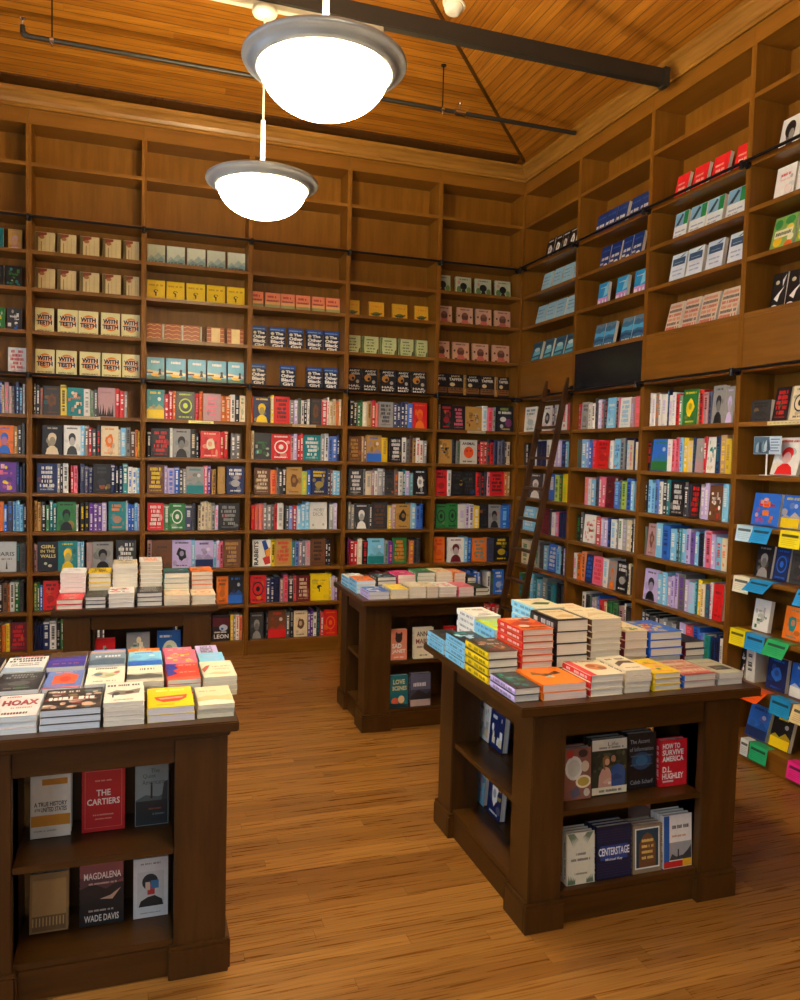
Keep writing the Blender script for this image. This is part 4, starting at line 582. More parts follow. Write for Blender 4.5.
 ('E','s9',50, None, 3, [('f',38, 151, 'rkT'), ('s',151, 192, 'wa'), ('f',192, 304, 'kdT'), ('f',304, 434, 'kdM'), ('s',434, 482, 'rk'), ('s',482, 518, 'kr'), ('s',518, 542, 'kd'), ('s',542, 573, 'pk'), ('f',573, 719, 'rkM'), ('s',719, 743, 'oe'), ('s',743, 780, 'qe')]),
 ('E','s10',50, None, 3, [('f',47, 161, 'gkO'), ('f',161, 266, 'gkO'), ('s',266, 339, 'wi'), ('s',339, 373, 'im'), ('s',373, 420, 'wu'), ('s',420, 480, 'yw'), ('f',480, 571, 'kdN'), ('f',571, 693, 'akP'), ('s',693, 772, 'bc'), ('s',772, 792, 'bn')]),
 ('E','s11',50, None, 3, [('f',36, 147, 'orT'), ('f',176, 335, 'wmP'), ('s',335, 371, 'cw'), ('s',371, 409, 'bc'), ('f',421, 563, 'otM'), ('s',563, 636, 'nd'), ('f',636, 792, 'kyT')]),
 ('E','s12',50, None, 3, [('x',63, 100, 'kw'), ('x',100, 137, 'kw'), ('x',137, 174, 'kw'), ('x',174, 211, 'kw'), ('x',211, 248, 'kw'), ('x',248, 286, 'kw'), ('x',286, 323, 'bw'), ('x',323, 361, 'bw'), ('x',361, 399, 'bw'), ('x',399, 437, 'bw'), ('x',437, 475, 'bw'), ('x',475, 513, 'bw'), ('s',574, 610, 'wk'), ('s',610, 641, 'kg'), ('f',641, 751, 'bwT')]),
 ('E','s13',50, None, 3, [('x',72, 109, 'kw'), ('x',109, 146, 'kw'), ('x',146, 183, 'kw'), ('x',183, 221, 'kw'), ('x',221, 258, 'kw'), ('x',258, 295, 'kw'), ('x',295, 333, 'gw'), ('x',333, 371, 'gw'), ('x',371, 409, 'gw'), ('x',409, 447, 'gw'), ('x',447, 485, 'gw'), ('x',485, 523, 'gw'), ('x',523, 572, 'rw'), ('x',572, 621, 'rw'), ('x',621, 670, 'rw'), ('x',670, 719, 'rw')]),
 ('P','s7',50, None, 3, [('s',558, 576, 'kw'), ('s',576, 593, 'kw'), ('s',593, 611, 'kw'), ('s',611, 624, 'bw'), ('s',624, 640, 'eo'), ('s',640, 670, 'vp'), ('s',670, 692, 'va'), ('s',692, 706, 'ak'), ('s',706, 718, 'nk'), ('s',718, 742, 'nc'), ('s',742, 765, 'nc'), ('s',765, 783, 'wa')]),
 ('P','s8',50, None, 3, [('f',575, 702, 'obP'), ('s',702, 729, 'qe'), ('s',729, 756, 'kw'), ('s',756, 782, 'kd')]),
 ('P','s9',50, None, 3, [('f',573, 719, 'upX'), ('s',719, 741, 'nb'), ('s',741, 764, 'nk'), ('s',764, 782, 'kd')]),
 ('P','s10',50, None, 3, [('f',538, 630, 'orT'), ('s',630, 659, 'bw'), ('s',659, 694, 'nb'), ('s',694, 717, 'cb'), ('s',717, 741, 'cb'), ('s',741, 768, 'cb'), ('s',768, 788, 'kw')]),
 ('P','s11',50, None, 3, [('f',571, 717, 'PARIS'), ('s',717, 740, 'dt'), ('s',740, 787, 'kd')]),
 ('P','s12',50, None, 3, [('s',570, 593, 'rw'), ('s',593, 622, 'kw'), ('s',622, 657, 'hk'), ('s',657, 672, 'oh'), ('s',672, 704, 'wk'), ('s',704, 736, 'gw'), ('s',736, 769, 'dk')]),
 ('P','s13',50, None, 3, [('s',574, 589, 'rw'), ('s',589, 615, 'hq'), ('s',615, 644, 'oq'), ('s',644, 671, 'yq'), ('f',671, 792, 'mrM')]),
 ('F','s7',50, None, 3, [('f',22, 244, 'wtT'), ('f',353, 517, 'wkB'), ('s',517, 564, 'nw'), ('s',564, 619, 'wa'), ('s',691, 771, 'wr'), ('s',771, 805, 'rm')]),
 ('F','s8',50, None, 3, [('s',25, 78, 'kd'), ('s',78, 131, 'kw'), ('s',235, 265, 'we'), ('s',265, 354, 'nk'), ('s',354, 444, 'nk'), ('s',444, 520, 'wa'), ('s',557, 641, 'iw'), ('s',641, 695, 'iw'), ('s',695, 766, 'nb'), ('s',766, 810, 'cw')]),
 ('F','s9',50, None, 3, [('f',142, 396, 'dwP'), ('s',503, 616, 'bw'), ('s',616, 689, 'lg'), ('s',689, 743, 'gq'), ('s',743, 822, 'yl')]),
 ('F','s10',50, None, 3, [('f',58, 294, 'cwM'), ('f',377, 538, 'mkN'), ('s',538, 572, 'dk'), ('s',572, 638, 'wi'), ('s',638, 692, 'pi'), ('s',692, 750, 'nk'), ('s',750, 808, 'nk')]),
 ('F','s11',50, None, 3, [('s',42, 194, 'eg'), ('s',316, 388, 'ag'), ('s',388, 458, 'kd'), ('s',458, 538, 'cw'), ('f',538, 682, 'bwM'), ('s',682, 757, 'cb'), ('s',757, 788, 'kv'), ('s',788, 830, 'iw')]),
 ('F','s12',50, None, 3, [('s',22, 103, 'gb'), ('s',229, 302, 'cw'), ('s',302, 363, 'tc'), ('s',363, 457, 'cw'), ('s',457, 537, 'aw'), ('s',537, 649, 'tn'), ('s',649, 693, 'tb'), ('s',693, 772, 'kd'), ('s',772, 852, 'kd')]),
 ('F','s13',50, None, 3, [('x',22, 83, 'kw'), ('x',83, 143, 'kw'), ('x',143, 204, 'kw'), ('x',204, 264, 'kw'), ('x',264, 325, 'kw'), ('x',325, 376, 'nw'), ('x',376, 428, 'nw'), ('x',428, 479, 'nw'), ('x',479, 531, 'nw'), ('x',531, 582, 'nw'), ('x',582, 638, 'aw'), ('x',638, 695, 'aw'), ('x',695, 751, 'aw'), ('x',751, 807, 'aw'), ('x',807, 864, 'aw')]),
 ('G','s7',50, None, 3, [('s',22, 61, 'rv'), ('f',61, 166, 'adT'), ('s',166, 217, 'wa'), ('s',217, 261, 'wk'), ('s',261, 303, 'dk'), ('s',303, 353, 'iw'), ('s',353, 387, 'kp'), ('s',387, 421, 'kp'), ('f',421, 535, 'cwN'), ('s',535, 561, 'kv'), ('s',561, 587, 'pv'), ('f',587, 720, 'wcM'), ('s',720, 762, 'vi'), ('s',762, 835, 'rp')]),
 ('G','s8',50, None, 3, [('s',22, 83, 'kg'), ('s',83, 158, 'cw'), ('s',158, 198, 'bw'), ('s',198, 239, 'bw'), ('s',239, 296, 'rp'), ('f',296, 463, 'rmT'), ('s',483, 530, 'wi'), ('f',530, 615, 'cbX'), ('s',615, 672, 'an'), ('s',672, 691, 'nt'), ('s',691, 735, 'wc'), ('s',735, 778, 'ep'), ('s',778, 796, 'nk'), ('s',796, 826, 'wy')]),
 ('G','s9',50, None, 3, [('s',150, 202, 'po'), ('s',202, 246, 'wc'), ('s',246, 311, 'cw'), ('s',311, 354, 'nk'), ('s',354, 399, 'pw'), ('s',399, 444, 'pw'), ('f',444, 558, 'mkT'), ('s',558, 630, 'bc'), ('s',630, 649, 'gk'), ('s',649, 706, 'lg'), ('s',706, 768, 'bn'), ('s',768, 805, 'cw')]),
 ('G','s10',50, None, 3, [('s',49, 118, 'kg'), ('s',118, 156, 'kw'), ('f',156, 325, 'wrX'), ('s',325, 403, 'rw'), ('s',403, 444, 'iw'), ('s',444, 486, 'iw'), ('s',486, 533, 'nb'), ('s',533, 605, 'wc'), ('s',605, 625, 'aw'), ('s',625, 677, 'wg'), ('s',677, 733, 'ai'), ('s',733, 789, 'ew'), ('s',789, 808, 'kw'), ('s',808, 832, 'wa')]),
 ('G','s11',50, None, 3, [('s',22, 72, 'wp'), ('s',72, 143, 'oh'), ('s',143, 205, 'oh'), ('f',205, 310, 'nbM'), ('f',310, 448, 'prM'), ('s',448, 518, 'wc'), ('f',518, 627, 'aoP'), ('f',627, 771, 'kwT'), ('s',771, 796, 'ek'), ('s',796, 828, 'dk')]),
 ('G','s12',50, None, 3, [('s',173, 227, 'wk'), ('s',227, 295, 'dk'), ('s',295, 317, 'ng'), ('s',317, 361, 'ai'), ('s',361, 405, 'ai'), ('s',405, 427, 'bi'), ('s',427, 484, 'rm'), ('s',484, 526, 'er'), ('s',526, 594, 'gd'), ('s',594, 662, 'gd'), ('s',662, 675, 'kd'), ('s',675, 741, 'vk'), ('s',741, 767, 'wk'), ('s',767, 843, 'kd')]),
 ('G','s13',50, None, 3, [('x',22, 66, 'kw'), ('x',66, 110, 'kw'), ('x',110, 154, 'kw'), ('x',154, 198, 'kw'), ('x',198, 242, 'kw'), ('x',242, 286, 'kw'), ('x',286, 330, 'nw'), ('x',330, 373, 'nw'), ('x',373, 417, 'nw'), ('x',417, 461, 'nw'), ('x',461, 504, 'nw'), ('x',504, 548, 'nw'), ('x',548, 587, 'aw'), ('x',587, 627, 'aw'), ('x',627, 666, 'aw'), ('x',666, 706, 'aw'), ('x',706, 746, 'aw'), ('x',746, 785, 'aw'), ('x',785, 825, 'aw'), ('x',825, 864, 'aw')]),
 ('H','s7',50, None, 3, [('s',22, 43, 'wa'), ('s',43, 80, 'wi'), ('s',80, 123, 'ho'), ('s',123, 151, 'wa'), ('s',151, 207, 'wi'), ('s',207, 221, 'nc'), ('s',221, 258, 'wi'), ('s',258, 295, 'wi'), ('s',295, 335, 'rm'), ('s',335, 368, 'gw'), ('f',368, 508, 'gyB'), ('s',508, 526, 'qe'), ('s',526, 569, 'rk'), ('s',569, 611, 'vm'), ('s',611, 640, 'nk'), ('f',640, 749, 'akP'), ('f',749, 827, 'aiP')]),
 ('H','s8',50, None, 3, [('s',22, 64, 'kr'), ('f',64, 235, 'bgL'), ('s',235, 283, 'wi'), ('s',283, 320, 'pr'), ('s',320, 356, 'pr'), ('s',356, 389, 'cb'), ('s',389, 434, 'yw'), ('s',434, 485, 'ey'), ('s',485, 510, 'ng'), ('f',510, 584, 'avL'), ('s',584, 614, 'rw'), ('f',614, 690, 'wtX'), ('s',690, 730, 'nt'), ('s',730, 781, 'qy'), ('s',781, 826, 'yq')]),
 ('H','s9',50, None, 3, [('s',22, 40, 'kw'), ('s',40, 80, 'cb'), ('s',80, 121, 'cb'), ('s',121, 164, 'bn'), ('s',164, 199, 'wa'), ('s',199, 248, 'dw'), ('s',248, 282, 'tw'), ('f',282, 422, 'kwM'), ('s',422, 460, 'dw'), ('s',460, 486, 'kn'), ('f',486, 573, 'krM'), ('s',573, 612, 'iw'), ('s',612, 651, 'iw'), ('f',651, 767, 'hwX'), ('s',767, 818, 'cw')]),
 ('H','s10',50, None, 3, [('s',31, 53, 'kg'), ('f',53, 149, 'vhB'), ('s',149, 220, 'cw'), ('s',220, 303, 'bn'), ('s',303, 364, 'cw'), ('s',364, 390, 'kc'), ('s',390, 416, 'tc'), ('s',416, 462, 'cw'), ('s',462, 500, 'iu'), ('s',500, 538, 'un'), ('s',538, 575, 'cw'), ('s',575, 624, 'kn'), ('s',624, 642, 'iw'), ('s',642, 695, 'pm'), ('s',695, 730, 'iw'), ('s',730, 787, 'cr'), ('s',787, 832, 'eo')]),
 ('H','s11',50, None, 3, [('f',37, 191, 'ikP'), ('s',191, 241, 'cw'), ('s',241, 290, 'cw'), ('s',290, 338, 'iw'), ('s',338, 368, 'iu'), ('s',368, 398, 'iu'), ('s',398, 470, 'ku'), ('s',470, 509, 'iw'), ('s',509, 565, 'ci'), ('s',565, 584, 'tc'), ('s',584, 621, 'yw'), ('s',621, 657, 'eq'), ('s',657, 705, 'nt'), ('s',705, 728, 'wp'), ('f',728, 814, 'rmN')]),
 ('H','s12',50, None, 3, [('x',28, 76, 'kw'), ('x',76, 124, 'kw'), ('x',124, 172, 'kw'), ('x',172, 220, 'kw'), ('x',220, 265, 'aw'), ('x',265, 310, 'aw'), ('x',310, 354, 'aw'), ('x',354, 399, 'aw'), ('s',399, 432, 'kd'), ('s',432, 491, 'iw'), ('s',491, 555, 'rp'), ('s',555, 617, 'bn'), ('s',617, 645, 'bu'), ('s',645, 672, 'bu'), ('s',672, 726, 'tg'), ('s',726, 766, 'nk'), ('s',766, 807, 'nk'), ('s',807, 835, 'wa')]),
 ('H','s13',50, None, 3, [('x',65, 108, 'kw'), ('x',108, 152, 'kw'), ('x',152, 195, 'kw'), ('x',195, 239, 'kw'), ('x',239, 282, 'kw'), ('x',282, 326, 'kw'), ('x',326, 365, 'nw'), ('x',365, 405, 'nw'), ('x',405, 445, 'nw'), ('x',445, 484, 'nw'), ('x',484, 524, 'nw'), ('x',524, 564, 'nw'), ('x',564, 599, 'aw'), ('x',599, 635, 'aw'), ('x',635, 671, 'aw'), ('x',671, 707, 'aw'), ('x',707, 743, 'aw'), ('x',743, 779, 'aw'), ('x',779, 815, 'aw'), ('x',815, 851, 'aw')]),
 ('A','s3',150, 178, 6, [('f',22, 165, 'TAN'), ('f',181, 318, 'TAN'), ('f',340, 483, 'TAN'), ('f',503, 644, 'TAN'), ('f',660, 780, 'TAN')]),
 ('A','s4',150, 178, 6, [('f',22, 165, 'TAN'), ('f',181, 319, 'TAN'), ('f',340, 484, 'TAN'), ('f',504, 645, 'TAN'), ('f',662, 781, 'TAN')]),
 ('A','s5',150, 195, 5, [('f',22, 160, 'TEETH'), ('f',181, 328, 'TEETH'), ('f',330, 480, 'TEETH'), ('f',494, 638, 'TEETH'), ('f',645, 789, 'TEETH')]),
 ('A','r2',150, 195, 5, [('f',22, 164, 'TEETH'), ('f',170, 323, 'TEETH'), ('f',339, 497, 'TEETH'), ('f',500, 647, 'TEETH'), ('f',653, 791, 'TEETH')]),
 ('B','s3',150, 170, 5, [('f',24, 166, 'MOUNT'), ('f',173, 316, 'MOUNT'), ('f',330, 478, 'MOUNT'), ('f',488, 635, 'MOUNT'), ('f',650, 798, 'MOUNT')]),
 ('B','s4',150, 165, 5, [('f',22, 168, 'YELF'), ('f',172, 316, 'YELF'), ('f',327, 481, 'YELF'), ('f',487, 638, 'YELF'), ('f',649, 798, 'YELF')]),
 ('B','s5',150, 143, 5, [('f',23, 139, 'BRN'), ('s',139, 159, 'ee'), ('f',159, 290, 'BRN'), ('s',290, 307, 'ee'), ('f',307, 439, 'BRN'), ('s',439, 453, 'ee'), ('f',490, 636, 'BRW'), ('f',653, 795, 'BRW')]),
 ('B','r2',150, 185, 5, [('f',24, 166, 'SEA'), ('f',172, 333, 'SEA'), ('f',344, 494, 'SEA'), ('f',497, 657, 'SEA'), ('f',663, 798, 'SEA')]),
 ('C','s4',170, 152, 5, [('f',22, 136, 'CORAL'), ('f',145, 276, 'CORAL'), ('f',276, 400, 'CORAL'), ('f',405, 534, 'CORAL'), ('f',540, 661, 'CORAL'), ('f',664, 792, 'CORAL')]),
 ('C','s5',170, 187, 5, [('f',38, 168, 'OBG'), ('f',182, 327, 'OBG'), ('f',341, 483, 'OBG'), ('f',500, 648, 'OBG'), ('f',653, 792, 'OBG')]),
 ('C','r2',170, 187, 5, [('f',32, 167, 'OBG'), ('f',277, 416, 'OBG'), ('f',506, 650, 'OBG'), ('f',656, 792, 'OBG')]),
 ('D','s4',170, 152, 5, [('f',22, 154, 'GOLD'), ('f',234, 377, 'GOLD'), ('f',452, 595, 'GOLD'), ('f',663, 796, 'GOLD')]),
 ('D','s5',170, 167, 5, [('f',27, 173, 'PGREEN'), ('f',184, 336, 'PGREEN'), ('f',350, 501, 'PGREEN'), ('f',519, 662, 'PGREEN'), ('f',672, 796, 'PGREEN')]),
 ('D','r2',170, 200, 5, [('f',56, 186, 'HAIL'), ('f',197, 335, 'HAIL'), ('f',358, 503, 'HAIL'), ('f',509, 636, 'HAIL'), ('f',648, 796, 'HAIL')]),
 ('E','s3',150, 168, 5, [('f',23, 176, 'SILH'), ('f',223, 379, 'SILH'), ('f',414, 579, 'SILH'), ('f',614, 776, 'SILH')]),
 ('E','s4',150, 170, 5, [('f',45, 198, 'PINK'), ('f',243, 405, 'PINK'), ('f',430, 592, 'PINK'), ('f',619, 783, 'PINK')]),
 ('E','s5',150, 172, 5, [('f',22, 181, 'PINK'), ('f',208, 378, 'PINK'), ('f',406, 572, 'PINK'), ('f',607, 783, 'PINK')]),
 ('E','r2',150, 198, 5, [('f',22, 171, 'TAPP'), ('f',171, 331, 'TAPP'), ('s',331, 354, 'qh'), ('f',354, 492, 'TAPP'), ('f',492, 639, 'TAPP'), ('s',639, 671, 'qh'), ('f',671, 792, 'TAPP')]),
 ('P','s3',150, 175, 5, [('f',532, 623, 'thT'), ('f',652, 751, 'qvP')]),
 ('P','s4',150, 175, 5, [('f',519, 628, 'kaM'), ('f',634, 750, 'kgX')]),
 ('P','s5',150, 175, 5, [('f',518, 633, 'gwX'), ('f',642, 749, 'dwX')]),
 ('P','r2',150, 195, 5, [('f',649, 782, 'wrM')]),
 ('F','r1',90, 205, 12, [('f',211, 348, 'kwB'), ('f',348, 476, 'kwB'), ('f',476, 599, 'kwB'), ('f',599, 717, 'kwB')]),
 ('F','s3',90, 185, 12, [('f',162, 336, 'LBLU'), ('f',362, 510, 'LBLU'), ('f',520, 685, 'LBLU'), ('f',703, 835, 'LBLU')]),
 ('F','s4',90, 185, 12, [('f',79, 244, 'LBLU'), ('f',263, 421, 'LBLU'), ('f',428, 589, 'LBLU'), ('f',601, 763, 'LBLU')]),
 ('F','s5',90, 185, 12, [('f',22, 191, 'TEAL'), ('f',246, 399, 'TEAL'), ('f',420, 594, 'TEAL'), ('f',606, 769, 'TEAL')]),
 ('G','r1',90, 200, 12, [('f',77, 215, 'NAVY'), ('f',215, 351, 'NAVY'), ('f',351, 492, 'NAVY'), ('f',524, 652, 'NAVY'), ('f',652, 770, 'NAVY')]),
 ('G','s3',90, 190, 10, [('f',168, 298, 'NAVC'), ('f',298, 436, 'NAVC'), ('f',457, 580, 'NAVC'), ('f',580, 710, 'NAVC')]),
 ('G','s4',90, 185, 6, [('f',164, 299, 'CITY'), ('f',407, 551, 'CITY'), ('f',634, 776, 'CITY')]),
 ('G','s5',90, 190, 10, [('f',128, 264, 'WAVE'), ('f',264, 400, 'WAVE'), ('f',484, 626, 'WAVE'), ('f',626, 767, 'WAVE')]),
 ('H','r1',90, 190, 12, [('f',117, 246, 'REDB'), ('f',291, 430, 'REDB'), ('f',474, 620, 'REDB'), ('f',670, 803, 'REDB')]),
 ('H','s3',90, 200, 8, [('f',131, 269, 'GRNW'), ('f',283, 439, 'GRNW'), ('f',445, 598, 'GRNW'), ('f',624, 783, 'GRNW')]),
 ('H','s4',90, 205, 8, [('f',110, 267, 'PALE'), ('f',281, 438, 'PALE'), ('f',467, 621, 'PALE'), ('f',659, 793, 'PALE')]),
 ('H','s5',90, 205, 13, [('f',90, 243, 'PATT'), ('f',257, 411, 'PATT'), ('f',423, 584, 'PATT'), ('f',602, 767, 'PATT')]),
 ('I','r1',90, 205, 10, [('f',110, 252, 'PORT'), ('f',261, 400, 'PORT')]),
 ('I','s3',90, 205, 8, [('f',96, 240, 'wrN'), ('f',252, 390, 'wpN')]),
 ('I','s4',90, 210, 13, [('f',82, 251, 'FRUIT'), ('f',263, 423, 'FRUIT')]),
 ('I','s5',90, 205, 8, [('f',112, 220, 'BIRD'), ('f',220, 336, 'BIRD')]),
 ('I','s7',80, 125, 4, [('f',22, 174, 'dkT')]),
 ('I','s7',80, 190, 10, [('f',182, 293, 'krM'), ('f',303, 431, 'ekO')]),
 ('I','s8',80, 215, 16, [('f',188, 378, 'wrP'), ('f',398, 553, 'tcB')]),
 ('I','s9',90, 185, 8, [('f',53, 258, 'brX'), ('f',269, 405, 'byL')]),
 ('I','s10',90, 185, 8, [('f',96, 224, 'kaP'), ('f',235, 343, 'nbO'), ('f',353, 455, 'dkT')]),
 ('I','s11',90, 180, 8, [('f',103, 226, 'waX'), ('f',326, 455, 'otB')]),
 ('I','s12',90, 185, 6, [('f',22, 66, 'kwX'), ('s',73, 142, 'wd'), ('f',229, 374, 'nbB'), ('f',395, 549, 'bwL')]),
 ('I','s13',60, 185, 14, [('f',120, 282, 'bnL'), ('f',299, 445, 'kyL')])]
def bay_pt(b, u, y, z):
    if b in BX: return Vector((BX[b][0] + u, y, z))
    return Vector((y, RY[b][0] - u, z))
CAMP = Vector((-3.2925, -6.451, 1.693))
# the 300 spines that show largest get objects of their own, the rest become one mass
spines = []; rng = random.Random(11)
for (b, sh, st, h, lean, items) in ROWS:
    for it in items:
        if it[0] in 'sx':
            p = bay_pt(b, (it[1] + it[2]) / 2000, st / 1000, SZ[sh] + .1); dv = p - CAMP
            face = abs(dv.normalized().y if b in BX else dv.normalized().x)
            spines.append(((it[2] - it[1]) * face / dv.length_squared * (0 if it[0] == 'x' else 1), b, sh, it[1]))
spines.sort(reverse=True); OWN = set(s[1:] for s in spines[:300])
rest = MB(); nface = 0
for (b, sh, st, h, lean, items) in ROWS:
    Tb, L = bay_matrix(b); z = SZ[sh] + .0006; rs = random.Random(f'{b}{sh}')
    cnt = {}; tot = {}; fcnt = {}; ftot = {}
    for it in items:
        if it[0] in 'sx': tot[it[3][0]] = tot.get(it[3][0], 0) + 1
        else: d_ = describe(it[3]); ftot[d_] = ftot.get(d_, 0) + 1
    for it in items:
        k, a, c, spec = it; w = (c - a) / 1000 - .0012; u = a / 1000 + .0006; s = st / 1000
        if k in 'sx':
            cnt[spec[0]] = n = cnt.get(spec[0], 0) + 1
            if h: hh = h / 1000 - .004
            else: hh = rs.uniform(.196, .236)
            dd = min(.155, DEP - .02 - s); sd = s + rs.uniform(-.004, .006)
            base = mixc(C(spec[0]), C(rs.choice('kkaw')), rs.uniform(.02, .22)); acc = C(spec[1])
            if (b, sh, a) in OWN:
                mb = MB(); spine_book(mb, None, w, hh, dd, base, acc, rs)
                o = mb.build('shelved_book', [M['print'], M['pages']], colors=True); o.matrix_world = Tb @ Matrix.Translation((u, sd, z))
                wd = WORD[spec[0]].replace('pale blue', 'pale-blue')
                tag(o, (f"{ORD[n - 1]} {wd} spine from left on {ROWW[sh]}, {BAYW[b]}" if tot[spec[0]] > 1 else f"only {wd} spine on {ROWW[sh]}, {BAYW[b]}"), 'book', 'spine-out books on the wall shelves')
            else: spine_book(rest, Tb @ Matrix.Translation((u, sd, z)), w, hh, dd, base, acc, rs)
        else:
            nface += 1; l = h / 1000 if h else rs.uniform(.212, .232); t = .03 if not h else .026
            l = min(l, .262 if b in RY else .25)
            if w > .17 and l < w * 1.2: pass
            d_ = describe(spec); fcnt[d_] = n = fcnt.get(d_, 0) + 1
            if h: w = round((w - .003) / .004) * .004
            ms = book_meshes(w, l, t, spec, None, rs.choice(['e8dec6', 'efe8d6', 'ded2b4']), (not h), nface)
            an = R90 - math.radians(lean + rs.uniform(-1, 1))
            if h: tw = rs.uniform(-.006, .006)
            else: tw = 0
            mw = Tb @ Matrix.Translation((u, s + t, z)) @ Matrix.Rotation(tw, 4, 'Z') @ Matrix.Rotation(an, 4, 'X')
            o = put_book('display_book', ms, mw)
            if ftot[d_] > 1: lb = f"{ORD[n - 1]} {d_} from left, {ROWW[sh]}, {BAYW[b]}"
            else: lb = f"{d_}, {ROWW[sh]}, {BAYW[b]}"
            if len(lb.split()) > 16: lb = lb.replace(' from left,', ',').replace(' and ', '-and-').replace('full of lettering', 'fully lettered')
            if len(lb.split()) > 16: lb = lb.replace('pale blue', 'pale-blue').replace(' cover,', ',')
            tag(o, lb, 'book', f"cover-out books on the {ROWW[sh]} of the {BAYW[b]}")
o = rest.build('shelved_books', [M['print'], M['pages']], colors=True); o['kind'] = 'stuff'; tag(o, 'remaining smaller book spines filling the lower shelves of both walls', 'books')

# ------------------------------------------------------------------ ladder rails
def rail(name, label, z, pts, back, ends):
    o = empty(name, (ends[0], -.05, z) if back else (-.05, ends[0], z)); tag(o, label, 'rail', 'black ladder rails along the bookcases')
    f = (lambda t, d, zz: (t - ends[0], d + .05, zz)) if back else (lambda t, d, zz: (d + .05, t - ends[0], zz))
    m = MB(); m.tube(f(ends[0], -.05, 0), f(ends[1], -.05, 0), .0095); m.build('tube', M['black'], o, smooth=False)
    for p in pts:
        m = MB(); m.tube(f(p, -.0025, -.006), f(p, -.05, -.006), .011, 10); m.tube(f(p, -.0008, -.006), f(p, -.006, -.006), .022, 14); m.tube(f(p, -.05, -.032), f(p, -.05, .012), .014, 10)
        m.build('bracket', M['black'], o)
bp = [-4.896, -4.081, -3.268, -2.447, -1.633, -.815]; rp = [-.928, -1.848, -2.76, -3.68]
rail('ladder_rail', 'upper black rail along the back-wall bookcases', 3.385, bp + [-.06], True, (-5.2, -.075))
rail('ladder_rail', 'lower black rail along the back-wall bookcases', 2.232, bp + [-.06], True, (-5.2, -.075))
rail('ladder_rail', 'upper black rail along the right-wall bookcases', 3.403, rp + [-.05], False, (-.03, -4.6))
rail('ladder_rail', 'lower black rail along the right-wall bookcases', 2.232, rp + [-.05], False, (-.03, -4.6))

# ------------------------------------------------------------------ ladder
o = empty('library_ladder', (-.526, -.806, 0)); tag(o, 'dark brown wooden library ladder leaning on the right-wall rail near the corner', 'ladder')
for y in (-.638, -.974):
    m = MB(); q = []
    prof = [(.0, 0.0), (.05, 0.0), (.05 + .1835 * 2.2, 2.2), (.036 + .1835 * 2.32, 2.345), (.02 + .1835 * 2.32, 2.345), (.0 + .1835 * 2.2, 2.2)]
    m.prism(prof, 'y', y + .806 - .013, y + .806 + .013); m.build('rail', M['ladder'], o, bevel=.004)
for z in (.2, .457, .70, .95, 1.2, 1.45, 1.70, 1.95):
    m = MB(); x = .1835 * z; m.box(x + .002, x + .05, -.1545, .1545, z - .011, z + .011); m.build('rung', M['ladder'], o, bevel=.003)
m = MB(); x = .1835 * 2.19; m.box(x + .004, x + .046, -.1545, .1545, 2.17, 2.2); m.build('top_bar', M['ladder'], o, bevel=.003)
for y in (.187, -.187):
    m = MB(); x = .1835 * 2.24; m.tube((x + .02, y, 2.25), (x + .066, y, 2.262), .008); m.tube((x + .066, y - .006, 2.262), (x + .066, y + .006, 2.262), .018, 14); m.build('hook', M['black'], o)

# ------------------------------------------------------------------ pendants
def pendant(x, y, z, label):
    o = empty('pendant_light', (x, y, z)); dz = 3.122 - z
    l = bpy.data.lights.new('bulb', 'POINT'); l.energy = BULB_E; l.color = (1, .74, .40); l.shadow_soft_size = .05; link('bulb', l, o, (.0, .0, -.012)); tag(o, label, 'pendant light', 'white bowl pendant lamps')
    m = MB(); m.lathe([(.300, .0), (.304, .008), (.302, .018), (.294, .024), (.28, .024), (.262, .012), (.242, -.002), (.2395, -.014), (.244, -.025), (.252, -.028), (.257, -.022), (.268, -.017), (.27, -.009), (.286, -.004), (.29, .001)], 64, closed=True); m.build('rim', M['nickel'], o, smooth=True)
    prof = [(.2385 * math.cos(a) ** .92, -.02 - .158 * math.sin(a) ** 1.08) for a in [math.pi / 2 * (j / 14) ** .9 for j in range(14)]] + [(.003, -.182)]
    m = MB(); m.lathe(prof, 64); m.build('glass_bowl', M['glow'], o, smooth=True)
    m = MB()
    for k in range(3):
        a = k * 2.094 + .4; m.tube((.02 * math.cos(a), .02 * math.sin(a), .05), (.284 * math.cos(a), .284 * math.sin(a), .012), .004, 8)
    m.lathe([(.0, .035), (.03, .038), (.03, .062), (.012, .075), (.0, .076)], 24); m.build('spider', M['nickel'], o)
    m = MB(); m.tube((0, 0, .07), (0, 0, .34), .0125, 16); m.build('stem_sleeve', M['white_metal'], o, smooth=False)
    m = MB(); m.tube((0, 0, .34), (0, 0, .93 + dz), .0055, 12); m.build('stem', M['white_metal'], o)
    m = MB(); m.lathe([(.0, .906 + dz), (.03, .909 + dz), (.062, .922 + dz), (.068, .934 + dz), (.068, .95 + dz), (.0, .95 + dz)], 32); m.build('canopy', M['canopy'], o, smooth=True)
pendant(-2.665, -2.09, 3.15, 'smaller-looking white bowl pendant lamp, hanging closer to the back wall')
pendant(-2.65, -3.54, 3.125, 'larger-looking white bowl pendant lamp, the one closest to the camera')

pendant(-2.65, -5.0, 3.13, 'white bowl pendant lamp hanging above the camera')
for i, y in enumerate((-2.09, -3.54, -5.0)):
    m = MB(); m.box(-4.9, -2.0, y - .02, y + .02, 4.0735, 4.1045); o = m.build('cable_raceway', M['raceway'], bevel=.003)
    tag(o, ('cream cable strip under the beam by the back wall', 'cream cable strip under the second beam', 'cream cable strip under the third beam')[i], 'cable strip')

